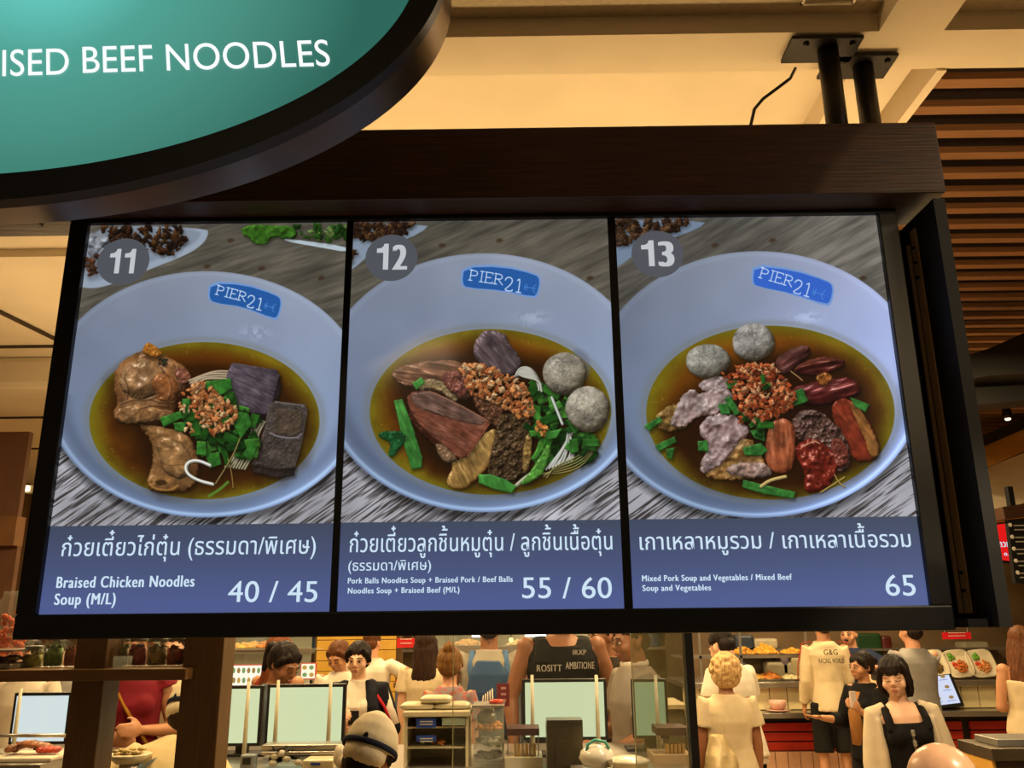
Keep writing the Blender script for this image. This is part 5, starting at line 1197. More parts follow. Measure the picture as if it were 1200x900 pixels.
xs0, xs1 = -2.6, P(226, 785, YP).x
shf = MB().box(xs0, xs1, YP-.06, YP+.30, zsh-.035, zsh, bev=.003)
tag(shf.build('shelf', M_SHELF), 'brown wooden shelf with preserve jars, below the left end of the display', 'shelf')
def glassm(name, col, rough=.06): 
    if name in MATS: return MATS[name]
    m = bpy.data.materials.new(name); m.use_nodes = True; nt = m.node_tree; N = nt.nodes; b = N['Principled BSDF']
    b.inputs['Base Color'].default_value = (*lin(col), 1); b.inputs['Roughness'].default_value = rough
    b.inputs['Alpha'].default_value = .16; b.inputs['Specular IOR Level'].default_value = .8
    MATS[name] = m; return m
M_GLS = glassm('clear jar glass', 'c8d0c0')
M_PANE = glassm('green tinted pane', 'a09c6c', .04); M_PANE.node_tree.nodes['Principled BSDF'].inputs['Alpha'].default_value = .34
jar_x = [(37, 24, 48, 'a49a3c', 'pale yellow pickles', 757), (61, 24, 40, '5a7a2c', 'green leafy pickles', 745), (82, 18, 36, '8a4022', 'reddish brown preserve', 745),
         (139, 22, 40, '6a7030', 'olive green pickles', 747), (160, 24, 42, '8c1420', 'deep red preserve', 747), (183, 25, 42, '8a7a42', 'pale cut bulbs in brine', 747), (205, 24, 42, '8e1c20', 'red and yellow preserve', 747), (224, 22, 42, '5a2412', 'dark red brown preserve', 747)]
for i, (cx, w, h, col, cont, ytop) in enumerate(jar_x):
    c = P(cx, 783, YP+.12); R_ = (P(cx+w/2, 783, YP+.12).x-c.x); H_ = P(cx, ytop, YP+.12).z-zsh; H_ = max(H_, .07)
    j = thing('preserve_jar', 'glass jar of %s on the wooden shelf' % cont, 'jar', (c.x, YP+.12, zsh), 'preserve jars on the shelf')
    q = (c.x, YP+.12, zsh)
    MB().lathe([(R_*.9, .0), (R_, .006), (R_, H_*.68), (R_*.86, H_*.80), (R_*.72, H_*.84), (R_*.72, H_*.88)], q, 20).build('jar_body', M_GLS, j, True)
    g = MB(); rg = random.Random(i)
    for k in range(26):
        a = rg.uniform(0, 6.28); rr = R_*rg.uniform(.2, .72); g.ball((q[0]+rr*math.cos(a), q[1]+rr*math.sin(a), zsh+.012+rg.random()*H_*.58), (R_*rg.uniform(.18, .3), R_*.22, R_*rg.uniform(.16, .3)), nu=8, nv=6)
    g.lathe([(R_*.80, .004), (R_*.84, H_*.3), (R_*.80, H_*.6)], q, 16)
    o = g.build('contents', mat('contents '+cont, col, rough=.35, scale=60, var=.5), j, True); o['kind'] = 'stuff'
    MB().lathe([(R_*.80, H_*.86), (R_*.83, H_*.87), (R_*.83, H_*.99), (R_*.78, H_)], q, 20).build('lid', mat('pale metal lid', '8c9084', rough=.35, metal=.6), j, True)
c = P(146, 783, YP); tag(MB().lathe([(.026, 0), (.028, .002), (.030, .038), (.0285, .038), (.027, .004)], (c.x, YP-.02, zsh), 20).build('plastic_cup', M_GLS, None, True), 'small upturned clear plastic cup in front of the shelf jars', 'cup')
c = P(16, 783, YP+.1)
tr = thing('food_tray', 'low tray of dark sliced food at the left end of the shelf', 'tray', (c.x, YP+.1, zsh))
MB().box(c.x-.12, c.x+.045, YP, YP+.2, zsh, zsh+.018, bev=.005).build('tray_base', M_STEEL, tr)
g = MB(); rg = random.Random(9)
for k in range(30): g.ball((c.x-.11+.15*rg.random(), YP+.02+.16*rg.random(), zsh+.025+.012*rg.random()), (.018, .014, .008), nu=8, nv=5)
g.build('sliced_food', mat('dark sliced food', '5c4630', rough=.5, scale=40, var=.4), tr, True)['kind'] = 'stuff'
MB().box(c.x-.13, c.x+.05, YP-.01, YP+.21, zsh+.055, zsh+.060).build('tray_lid', M_STEEL, tr)
c = P(5, 757, 3.2); jr = thing('orange_jar', 'tall clear jar of orange red pickled vegetables behind the tray, far left', 'jar', (c.x, 3.2, zsh))
MB().lathe([(.07, 0), (.075, .01), (.075, .20), (.05, .24), (.05, .26)], (c.x-.02, 3.28, zsh), 20).build('jar_body', M_GLS, jr, True)
g = MB()
for k in range(60): a = rg.uniform(0, 6.28); rr = .06*rg.random()**.5; g.ball((c.x-.02+rr*math.cos(a), 3.28+rr*math.sin(a), zsh+.01+.18*rg.random()), (.014, .008, .012), nu=8, nv=5)
g.build('contents', mat('orange pickles', 'c85a1c', rough=.35, scale=30, var=.4), jr, True)['kind'] = 'stuff'
tag(MB().box(-3.4, P(18, 783, 3.2).x, 3.2, 3.35, zsh-.02, zsh).build('back_shelf', M_SHELF), 'narrow brown shelf behind the far left jar', 'shelf')

# ------------------------------------------------------------------ service counter of the stall: lit panels, rods, food boxes
ZC = 1.10; YC = 4.15
ct = thing('service_counter', 'long steel topped service counter of the stall running behind the lit panels', 'counter', (-.6, YC+.3, 0))
XC1 = P(800, 895, 4.0).x
MB().box(-3.6, XC1, YC-.40, YC+.50, ZC-.04, ZC, bev=.004).build('worktop', M_STEEL, ct)
MB().box(-3.55, XC1-.03, YC-.36, YC+.42, 0, ZC-.04).build('base', mat('cream counter laminate', 'b09c74', rough=.5), ct)
M_LCD = {}
def lit_panel(x0, y0, x1, y1, Y, lab, col, rods):
    a = P(x0, y1, Y); b = P(x1, y0, Y); t = thing('lit_panel', lab, 'display', ((a.x+b.x)/2, Y, ZC), 'pale lit panels along the counter')
    xa, xb, za, zb2 = a.x, b.x, a.z, b.z; f = .014
    m = MB().box(xa-f, xb+f, Y, Y+.03, za-f, zb2+f, bev=.003); m.build('casing', M_BLACK, t)
    MB().box(xa, xb, Y-.002, Y-.0005, za, zb2).build('lit_face', mat('lit face '+lab[:12], 'ffffff', emit=col, es=1.0, rough=.3), t)
    MB().box((xa+xb)/2-.03, (xa+xb)/2+.03, Y+.03, Y+.05, ZC, zb2-.05).build('stand', M_BLACK, t)
    MB().box((xa+xb)/2-.12, (xa+xb)/2+.12, Y-.02, Y+.12, ZC, ZC+.012, bev=.003).build('foot', M_BLACK, t)
    for rx in rods:
        p = P(rx, (y0+y1)/2, Y-.12); 
        MB().tube([(p.x, Y-.12, ZC), (p.x, Y-.12, P(rx, y0-8, Y-.12).z)], [.011, .007], 10).build('acrylic_rod', mat('frosted acrylic', 'c8c2a4', rough=.35), t, True)
LG = (206, 218, 172)
lit_panel(13, 815, 81, 869, 4.3, 'pale blue-white lit panel at the far left, left of the shelf post', (208, 222, 222), (20,))
lit_panel(262, 807, 305, 871, 4.3, 'pale green lit panel just right of the wooden post', LG, (289,))
lit_panel(313, 805, 402, 870, 4.3, 'wide pale green lit panel with two thin rods, beside the woman in the track jacket', LG, (324, 386))
lit_panel(616, 799, 707, 864, 4.2, 'wide pale green lit panel below the man in the black tank top', (200, 216, 158), (624, 700))
lit_panel(746, 799, 778, 862, 4.35, 'narrow pale green lit panel seen through the glass pane', (164, 184, 128), (770,))  # glowing panel added behind the pane in place of a reflection
# front crossbar at the left panel
tag(MB().tube([P(-30, 862, 4.0), P(80, 862, 4.0)], .008, 10).build('guard_rail', M_STEEL, None, True), 'thin steel guard rail across the far left lit panel', 'rail')

M_PLAST = mat('off white plastic', 'c8bc98', rough=.4); M_PLG = mat('pale grey plastic', 'b4ae98', rough=.4)
def crumbs(mb, x0, x1, y0, y1, z0, z1, n, r, seed, flat=.6):
    rg = random.Random(seed)
    for k in range(n):
        mb.ball((rg.uniform(x0, x1), rg.uniform(y0, y1), rg.uniform(z0, z1)), (r*rg.uniform(.7, 1.3), r*rg.uniform(.6, 1.1), r*flat*rg.uniform(.7, 1.2)), nu=8, nv=5)
    return mb
# plated meat at far left
YD = 3.75
ft = thing('meat_platter', 'white platter with sliced roast pork and a red piece, below the far left panel', 'platter', (P(40, 885, YD).x, YD, 0))
zt0 = P(40, 884, YD).z
MB().box(P(2, 885, YD).x, P(75, 885, YD).x, YD-.1, YD+.12, zt0-.015, zt0, bev=.005).build('platter', M_WHITE, ft)
g = MB(); rg = random.Random(2)
for i in range(9):
    x = P(12+i*4.5, 880, YD).x; g.ball((x, YD+rg.uniform(-.03, .03), zt0+.02+.02*math.sin(i/9*PI)), (.022, .035, .014), nu=10, nv=7, rot=Matrix.Rotation(rg.uniform(-.6, .6), 3, 'Y'))
g.build('roast_slices', mat('roast pork', '8a5228', rough=.4, scale=30, var=.5), ft, True)['kind'] = 'stuff'
g = MB()
for i in range(4): g.ball((P(48+i*6, 880, YD).x, YD, zt0+.018), (.018, .03, .014), nu=10, nv=7)
g.build('red_slices', mat('red cut meat', 'b0402c', rough=.4, scale=30, var=.4), ft, True)['kind'] = 'stuff'
tag(MB().box(-2.6, P(72, 890, YD).x, YD-.16, YD+.16, ZC-.02, zt0-.016, bev=.004).build('food_pan_stand', M_STEEL), 'steel stand under the roast pork platter, bottom left', 'stand')

# white drawer unit with takeaway boxes on top
Yu = 3.95
xa, xb = P(474, 850, Yu).x, P(549, 850, Yu).x; zt1, zb1 = P(500, 840, Yu).z, ZC
un = thing('box_cabinet', 'small off-white shelf cabinet with glass front holding blue labels and food boxes', 'cabinet', ((xa+xb)/2, Yu, ZC))
for x in (xa, xb-.012): MB().box(x, x+.012, Yu, Yu+.28, zb1, zt1).build('side_panel', M_PLAST, un)
MB().box(xa-.008, xb+.008, Yu-.012, Yu+.29, zt1, zt1+.022, bev=.004).build('top', M_PLAST, un)
MB().box(xa, xb, Yu+.27, Yu+.28, zb1, zt1).build('back', M_PLG, un)
for y in (852, 876): z = P(500, y, Yu).z; MB().box(xa, xb, Yu+.01, Yu+.27, z-.006, z).build('shelf_board', M_PLAST, un)
for (x0, y0, x1, y1) in ((488, 842, 511, 853), (488, 862, 511, 869)):
    o = bpx(MB(), x0, y0, x1, y1, Yu-.006, .003).build('blue_label', mat('blue label', '22408c', rough=.5), un)
    for k in range(2): bpx(MB(), x0+4, y0+3+3.2*k, x1-4, y0+4.2+3.2*k, Yu-.0075, .001).build('printed_line', M_LET, o)
bpx(MB(), 518, 841, 545, 850, Yu-.004, .003).build('pale_label', mat('pale green label', 'a4b498', rough=.5), un)
zz = P(500, 876, Yu).z
for k, (x, col, nm) in enumerate(((494, '5a6c28', 'green salad'), (510, 'c07a28', 'orange garnish'))):
    q = P(x, 875, Yu); crumbs(MB(), q.x-.03, q.x+.03, Yu+.05, Yu+.15, zz+.005, zz+.02, 16, .010, k).build('garnish', mat(nm, col, rough=.5, scale=40), un, True)['kind'] = 'stuff'
for k, (x, y, lab) in enumerate(((490, 829, 'left white foam takeaway box on the white cabinet'), (530, 829, 'right white foam takeaway box on the white cabinet'), (511, 818, 'upper white foam takeaway box lying across the other two'))):
    q = P(x, y, Yu+.1); zb_ = zt1+.022 if k < 2 else zt1+.022+.028
    bx = thing('takeaway_box', lab, 'box', (q.x, Yu+.12, zb_), 'foam takeaway boxes on the cabinet')
    w = .085 if k < 2 else .075
    M4 = Matrix.Translation((q.x, Yu+.12, zb_))
    MB().loft([(0, 0, 0, w*.82, .06), (0, 0, .013, w, .075)], 28, M=M4, power=6).build('box_base', M_PLAST, bx, True)
    MB().loft([(0, 0, .0135, w, .075), (0, 0, .023, w*.84, .062), (0, 0, .028, w*.7, .05)], 28, M=M4, power=6).build('box_lid', M_PLAST, bx, True)
# acrylic snack case
xa, xb = P(554, 850, Yu).x, P(590, 850, Yu).x; zt2 = P(570, 829, Yu).z
cs = thing('snack_case', 'clear acrylic snack case with fried snacks on its shelves, right of the white cabinet', 'case', ((xa+xb)/2, Yu, ZC))
for (x0, x1, y0, y1) in ((xa, xb, Yu, Yu+.003), (xa, xa+.003, Yu, Yu+.2), (xb-.003, xb, Yu, Yu+.2), (xa, xb, Yu+.197, Yu+.2)):
    MB().box(x0, x1, y0, y1, ZC, zt2).build('pane', M_GLS, cs)
for y, nm, col in ((859, 'fried snacks', 'd08a30'), (877, 'wrapped sweets', 'b8b4a4'), (893, 'dark dried meat', '4c2a18')):
    z = max(P(570, y, Yu).z, ZC+.004); MB().box(xa, xb, Yu+.003, Yu+.197, z-.004, z).build('shelf_plate', M_GLS, cs)
    crumbs(MB(), xa+.02, xb-.02, Yu+.02, Yu+.15, z+.006, z+.028, 26, .016, y).build('snacks', mat(nm, col, rough=.5, scale=40, var=.4), cs, True)['kind'] = 'stuff'
MB().box(xa-.004, xb+.004, Yu-.004, Yu+.204, zt2, zt2+.008).build('lid', mat('steel lid', '9a968c', rough=.3, metal=.6), cs)
MB().ball(((xa+xb)/2-.01, Yu+.12, P(570, 845, Yu).z), (.045, .04, .04)).build('steel_bowl', M_STEEL, cs, True)
q = P(581, 827, Yu); tag(MB().loft([(q.x, Yu+.1, zt2+.008, .032, .03), (q.x, Yu+.1, zt2+.018, .034, .032), (q.x, Yu+.1, zt2+.024, .02, .02)], 20).build('red_dish', mat('red plastic', 'c03418', rough=.35), None, True), 'small red dish on top of the snack case', 'dish')
# card holder
hd = thing('card_holder', 'clear holder with a dark red printed card behind the snack case', 'sign', (P(591, 815, 4.35).x, 4.35, ZC))
bpx(MB(), 582, 801, 597, 828, 4.35, .004).build('card', mat('dark red card', '6c1820', rough=.5), hd)
for k in range(3): bpx(MB(), 587, 805+7*k, 593, 808+7*k, 4.348, .001).build('printed_mark', mat('pinkish print', 'b88078', rough=.6), hd)
bpx(MB(), 588, 828, 591, 880, 4.352, .01).build('stem', M_STEEL, hd)
# small steel boxes and bottle rack
bxs = thing('straw_rack', 'wire rack with yellow packets and a dark printed top, left of the wide lit panel', 'rack', (P(615, 880, 3.9).x, 3.9, ZC))
bpx(MB(), 594, 854, 632, 862, 3.9, .16).build('top_tray', mat('dark maroon tray', '3c1a18', rough=.5), bxs)
for x in (595, 604, 613, 622, 631): bpx(MB(), x-.6, 862, x+.6, 888, 3.9, .004).build('wire', M_STEEL, bxs)
for k in range(6): bpx(MB(), 602+k*4.5, 872, 605.5+k*4.5, 887, 3.92, .05, .003).build('yellow_packet', mat('yellow packet', 'c8a058', rough=.5), bxs)
bpx(MB(), 592, 888, 636, 900, 3.88, .2).build('rack_base', M_PLG, bxs)
bxs = thing('straw_rack', 'wire rack with yellow packets seen through the glass pane', 'rack', (P(790, 880, 4.0).x, 4.0, ZC))
bpx(MB(), 770, 853, 806, 862, 4.0, .16).build('top_tray', MATS['dark maroon tray'], bxs)
for k in range(5): bpx(MB(), 781+k*4.6, 872, 784.5+k*4.6, 883, 4.02, .05, .003).build('yellow_packet', MATS['yellow packet'], bxs)
bpx(MB(), 766, 885, 812, 900, 3.98, .2).build('rack_base', mat('cream box', 'b89c78', rough=.6), bxs)
# solid steel box standing in for a reflection before the lit panel
tag(bpx(bpx(bpx(MB(), 641, 844, 683, 866, 3.8, .12), 641, 850, 683, 902, 3.79, .16), 652, 868, 676, 896, 3.78, .01).build('reflection_box', mat('dull brown steel', '5c5444', rough=.3, metal=.8)), 'tall dull steel box standing in for a reflection in front of the wide lit panel', 'caddy')
# rice cooker like white appliance
q = P(701, 885, 3.55)
ap = thing('rice_cooker', 'small white rounded appliance with a teal handle below the grey polo shirt', 'cooker', (q.x, 3.55, ZC))
zc_ = q.z
MB().loft([(q.x, 3.6, zc_-.045, .055, .06), (q.x, 3.6, zc_-.015, .072, .075), (q.x, 3.6, zc_+.008, .064, .066), (q.x, 3.6, zc_+.026, .040, .044), (q.x, 3.6, zc_+.031, .01, .012)], 26).build('body', mat('glossy white plastic', 'd0c8b8', rough=.2), ap, True)
MB().tube([(q.x-.045, 3.57, zc_), (q.x-.038, 3.57, zc_+.035), (q.x-.01, 3.57, zc_+.052), (q.x+.03, 3.57, zc_+.045), (q.x+.045, 3.57, zc_+.02)], .006, 8).build('handle', mat('teal plastic', '3e9c86', rough=.35), ap, True)
MB().tube([(q.x+.03, 3.54, zc_-.02), (q.x+.05, 3.5, zc_-.01), (q.x+.055, 3.5, zc_-.03), (q.x+.03, 3.5, zc_-.05)], .005, 8).build('cord', mat('glossy white plastic', 'd0c8b8'), ap, True)
MB().box(q.x-.1, q.x+.1, 3.5, 3.72, zc_-.10, zc_-.06).build('stand', M_STEEL, ap)
q = P(738, 893, 3.5); tag(MB().loft([(q.x, 3.55, q.z-.05, .06, .06), (q.x, 3.55, q.z-.005, .082, .08), (q.x, 3.55, q.z, .084, .082), (q.x, 3.55, q.z+.012, .05, .05)], 30).build('white_bowl', mat('white bowl glaze', 'd8d0b4', rough=.25), None, True), 'white covered bowl at the bottom edge, left of the glass pane', 'bowl')
# terminals and clutter below the left panels
pt = thing('card_terminal', 'small grey payment terminal below the left green panel', 'terminal', (P(289, 893, 3.9).x, 3.9, ZC))
bpx(MB(), 281, 885, 298, 902, 3.9, .05, .006).build('casing', mat('grey plastic', '7c8488', rough=.4), pt); bpx(MB(), 284, 888, 293, 896, 3.894, .006).build('screen', M_BLACK, pt)
cl = thing('cable_bundle', 'tangled dark cables with white plugs beneath the wide left panel', 'cables', (P(330, 885, 3.95).x, 3.95, ZC))
rg = random.Random(12)
for k in range(7):
    pts = [P(318+rg.uniform(-4, 34), 880+rg.uniform(-6, 16), 3.95+rg.uniform(-.03, .03)) for _ in range(5)]
    MB().tube([Vector(v) for v in smooth_line([tuple(p)[:2]+(p.z,) for p in pts], 0)], .004, 6).build('cable', M_BLACK, cl, True)
for (x, y) in ((322, 886), (330, 883), (336, 889), (320, 894), (350, 893), (357, 895)): MB().ball(P(x, y, 3.93), (.020, .015, .014), nu=10, nv=7).build('plug', M_PLG, cl, True)
tr2 = thing('white_tray', 'shallow white tray with a blue label at the bottom, left of the white cap', 'tray', (P(376, 893, 3.8).x, 3.8, ZC))
bpx(MB(), 354, 891, 391, 902, 3.8, .18, .006).build('tray_body', M_PLAST, tr2); bpx(MB(), 364, 894, 375, 897, 3.796, .003).build('label_strip', mat('blue label', '22408c'), tr2)
st = tag(bpx(bpx(MB(), 306, 873, 400, 879, 3.95, .12, .004), 306, 881, 392, 885, 3.92, .12, .004).build('steel_rail', M_STEEL), 'dull steel counter rail under the wide left lit panel', 'rail')
bagw = MB().ball(P(399, 885, 3.75), (.03, .03, .045)).ball(P(404, 893, 3.74), (.035, .03, .035)); tag(remesh(bagw, .006, 'plastic_bag', mat('white plastic bag', 'c8bca4', rough=.35), None, 1, wrinkle=.004, wscale=50), 'crumpled white plastic bag left of the white cap', 'bag')
# small food on tray by worker at left
q = P(152, 884, 3.6); bw = thing('food_bowl', 'shallow bowl of chopped food handed over behind the left post', 'bowl', (q.x, 3.6, 1.1))
MB().loft([(q.x, 3.6, q.z-.03, .05, .05), (q.x, 3.6, q.z, .085, .08), (q.x, 3.6, q.z+.003, .08, .075)], 24).build('bowl', M_PLAST, bw, True)
crumbs(MB(), q.x-.05, q.x+.05, 3.55, 3.65, q.z, q.z+.02, 20, .013, 4).build('chopped_food', mat('mixed chopped food', 'a48c50', rough=.5, scale=60, var=.5), bw, True)['kind'] = 'stuff'
MB().tube([(q.x, 3.6, 1.10), (q.x, 3.6, q.z-.03)], .035, 14).build('foot', M_STEEL, bw, True)
# sneeze guard pane and black post
Yg = 3.1
pn = thing('glass_screen', 'greenish glass pane with a pale edge, right of the grey polo shirt', 'glass', (P(770, 800, Yg).x, Yg, 0))
xA, xB = P(741, 800, Yg).x, P(804, 800, Yg).x
MB().box(xA, xB, Yg, Yg+.006, .9, 2.3).build('pane', M_PANE, pn)
MB().box(xB-.007, xB, Yg-.001, Yg+.008, .9, 2.3).build('edge', mat('pale glass edge', 'b4ac80', rough=.2), pn)
MB().box(xA, xA+.003, Yg-.001, Yg+.008, .9, 2.3).build('edge', MATS['pale glass edge'], pn)
xP = P(810, 800, 3.05).x
tag(MB().box(xP-.013, xP+.013, 3.05, 3.09, 0, 3.27).build('black_post', M_BLACK), 'slim black steel post between the glass pane and the buffet', 'post')
pn2 = thing('glass_screen', 'large clear glass pane with a thin visible edge over the white cabinet', 'glass', (P(600, 800, Yg+.1).x, Yg+.1, 0))
x5 = P(531.5, 800, Yg+.1).x
MB().box(x5, xA, Yg+.1, Yg+.104, .9, 2.3).build('pane', glassm('very clear glass', 'b0b4a0', .02), pn2)
MB().box(x5-.003, x5, Yg+.1, Yg+.106, .9, 2.3).build('edge', MATS['pale glass edge'], pn2)
MATS['very clear glass'].node_tree.nodes['Principled BSDF'].inputs['Alpha'].default_value = .05
# right foreground counter
Yr = 4.1
rc = thing('steel_counter', 'dark steel topped counter with yellow boarded side, bottom right corner', 'counter', (P(1180, 880, Yr).x, Yr, 0))
c0 = P(1163, 877, Yr); zr = c0.z; x1 = c0.x
MB().box(x1-.01, x1+1.6, Yr-.01, Yr+.30, zr-.05, zr, bev=.003).build('worktop', mat('dark steel', '6c6050', rough=.35, metal=.8), rc)
MB().box(x1+.01, x1+1.5, Yr+.01, Yr+.28, 0, zr-.05).build('base', mat('dark counter base', '2e2216', rough=.5), rc)
for k in range(10):
    z1 = zr-.052-k*.11; MB().box(x1-.006, x1+.01, Yr+.01, Yr+.28, z1-.104, z1, bev=.003).build('board', mat('yellow painted boards', 'd09c40', rough=.5, var=.06), rc)
MB().box(x1+.05, x1+.9, Yr+.05, Yr+.25, zr, zr+.03, bev=.003).build('top_sheet', mat('steel lid', '9a968c', rough=.3, metal=.6), rc)

# ------------------------------------------------------------------ far food stalls
YF = 8.9
def Zf(y, Y=YF): return P(1000, y, Y).z
xf0 = P(800, 800, YF).x; xf1 = P(1290, 800, YF).x
M_BOARD = mat('cream painted board', 'd2c294', rough=.5, var=.05); M_REDP = mat('glossy dark red panel', 'a8281a', rough=.28, var=.1); M_PINK = mat('pale pink tile', 'c89c7c', rough=.35, var=.06); M_DARK = mat('dark counter recess', '140d09', rough=.5)
fc = thing('buffet_counter', 'long buffet counter with cream boards, dark red panels and pale pink tiles', 'counter', ((xf0+xf1)/2, YF, 0))
MB().box(xf0, xf1, YF+.06, YF+.9, 0, Zf(804)).build('carcass', M_DARK, fc)
MB().box(xf0, xf1, YF-.05, YF+.95, Zf(805), Zf(798), bev=.006).build('steel_top', M_STEEL, fc)
n = 24; w = (xf1-xf0)/n
for i in range(n): MB().box(xf0+i*w+.004, xf0+(i+1)*w-.004, YF+.03, YF+.06, Zf(831), Zf(805), bev=.003).build('board', M_BOARD, fc)
MB().box(xf0, xf1, YF-.22, YF+.06, Zf(838), Zf(832), bev=.004).build('tray_ledge', M_STEEL, fc)
n = 6; w = (xf1-xf0)/n
for i in range(n):
    for k in range(3):
        z0 = Zf(846+11.3*k); z1 = Zf(846+11.3*(k+1)); MB().box(xf0+i*w+.04, xf0+(i+1)*w-.04, YF+.02, YF+.06, z1+.006, z0-.006, bev=.004).build('red_panel', M_REDP, fc)
n = 34; w = (xf1-xf0)/n
for i in range(n):
    for k in range(2): MB().box(xf0+i*w+.003, xf0+(i+1)*w-.003, YF-.02, YF+.06, .02+k*.22, .235+k*.22, bev=.003).build('tile', M_PINK, fc)
# glass shelves with food
gs = thing('food_display', 'glass fronted food display with trays on two levels above the buffet counter', 'display', ((xf0+xf1)/2, YF+.3, Zf(798)))
zU = Zf(766); xg1 = P(948, 800, YF).x
MB().box(xf0, xg1, YF+.05, YF+.55, zU-.03, zU-.015).build('glass_shelf', M_GLS, gs)
MB().box(xf0, xg1, YF+.04, YF+.055, zU-.035, zU-.008).build('shelf_rim', M_STEEL, gs)
MB().box(xf0, xf1, YF+.9, YF+.93, Zf(800), 2.7).build('back_panel', mat('warm kitchen back', '66523a', rough=.4, scale=1.5, var=.4), gs)
for px in (822, 870, 948): q = P(px, 790, YF+.05); MB().box(q.x-.012, q.x+.012, YF+.04, YF+.06, Zf(800), zU+.25).build('upright', M_STEEL, gs)
def heap(cx, y, w, h, col, lab, Y, zbase, seed, cat='food tray', dome=True):
    c = P(cx, y, Y); t = thing('food_tray', lab, cat, (c.x, Y, zbase), 'food trays of the buffet')
    MB().loft([(c.x, Y, zbase, w*.9, .13), (c.x, Y, zbase+.02, w, .15)], 24, power=6).build('tray', M_STEEL, t)
    g = MB(); rg = random.Random(seed)
    for k in range(70):
        a = rg.uniform(0, 6.28); r = rg.random()**.5; hz = h*(1-r**1.6) if dome else h*.5
        g.ball((c.x+w*.85*r*math.cos(a), Y+.12*r*math.sin(a), zbase+.02+hz*rg.uniform(.4, 1)), (.028, .024, .018), nu=7, nv=5)
    g.loft([(c.x, Y, zbase+.015, w*.85, .12), (c.x, Y, zbase+.02+h*.5, w*.5, .07), (c.x, Y, zbase+.02+h*.85, w*.15, .03)], 14)
    g.build('food', mat('food '+lab[:14], col, rough=.5, scale=40, var=.35), t, True)['kind'] = 'stuff'
zs1 = zU-.015
heap(870, 760, .13, .06, 'c88c28', 'steel tray of golden fried food on the upper shelf, nearest the white t-shirt', YF+.2, zs1, 1)
heap(896, 760, .14, .09, 'd89a30', 'steel tray with a tall golden heap on the upper shelf', YF+.2, zs1, 2)
heap(928, 762, .13, .04, 'c8882c', 'steel tray with a low orange heap at the right of the upper shelf', YF+.2, zs1, 3)
zs2 = Zf(798)
heap(883, 795, .12, .045, 'c09040', 'tray of battered pieces on the buffet top beside the blond woman', YF+.2, zs2, 4)
heap(901, 795, .12, .06, 'b06a24', 'tray of brown fried pieces on the buffet top', YF+.2, zs2, 5)
heap(925, 796, .12, .035, 'c8bc90', 'tray of pale pieces on the buffet top beside the racing jacket', YF+.2, zs2, 6)
q = P(912, 832, YF-.1); zl = Zf(832)
sc_ = thing('crockery_stack', 'stacked pale pink bowl and saucer on the tray ledge', 'bowl', (q.x, YF-.1, zl))
MB().lathe([(.05, 0), (.115, .015), (.12, .02), (.05, .018)], (q.x, YF-.1, zl), 28).build('saucer', mat('pale pink glaze', 'd8a898', rough=.25), sc_, True)
MB().lathe([(.05, .02), (.075, .05), (.085, .105), (.08, .105), (.07, .05)], (q.x, YF-.1, zl), 28).build('bowl', MATS['pale pink glaze'], sc_, True)
kc = thing('kitchen_equipment', 'pans, a dark monitor and pale bowls behind the buffet glass', 'equipment', (3.0, 9.7, Zf(798)))
for (x0, y0, x1_, y1, col, nm) in ((862, 744, 884, 760, '2a3444', 'monitor'), (864, 776, 876, 800, '2a3c54', 'crate'), (884, 748, 912, 760, 'b0a488', 'steel_pan'), (900, 776, 930, 792, 'a89c80', 'steel_pan'), (916, 770, 926, 796, '6a5c62', 'carton'), (928, 770, 940, 796, 'a89c74', 'carton'), (1003, 742, 1034, 770, '1a3a1e', 'green_bag'), (1034, 745, 1046, 765, '4c1412', 'red_carton'), (1100, 760, 1112, 800, '3c3024', 'carton'), (1130, 752, 1160, 765, '8c8470', 'steel_pan')):
    bpx(MB(), x0, y0, x1_, y1, 9.55, .22, .03).build(nm, mat('kit '+col, col, rough=.4), kc)
bpx(MB(), 850, 760, 1180, 763, 9.5, .3).build('shelf_board', M_STEEL, kc); bpx(MB(), 850, 797, 1180, 801, 9.5, .32).build('shelf_board', M_STEEL, kc)
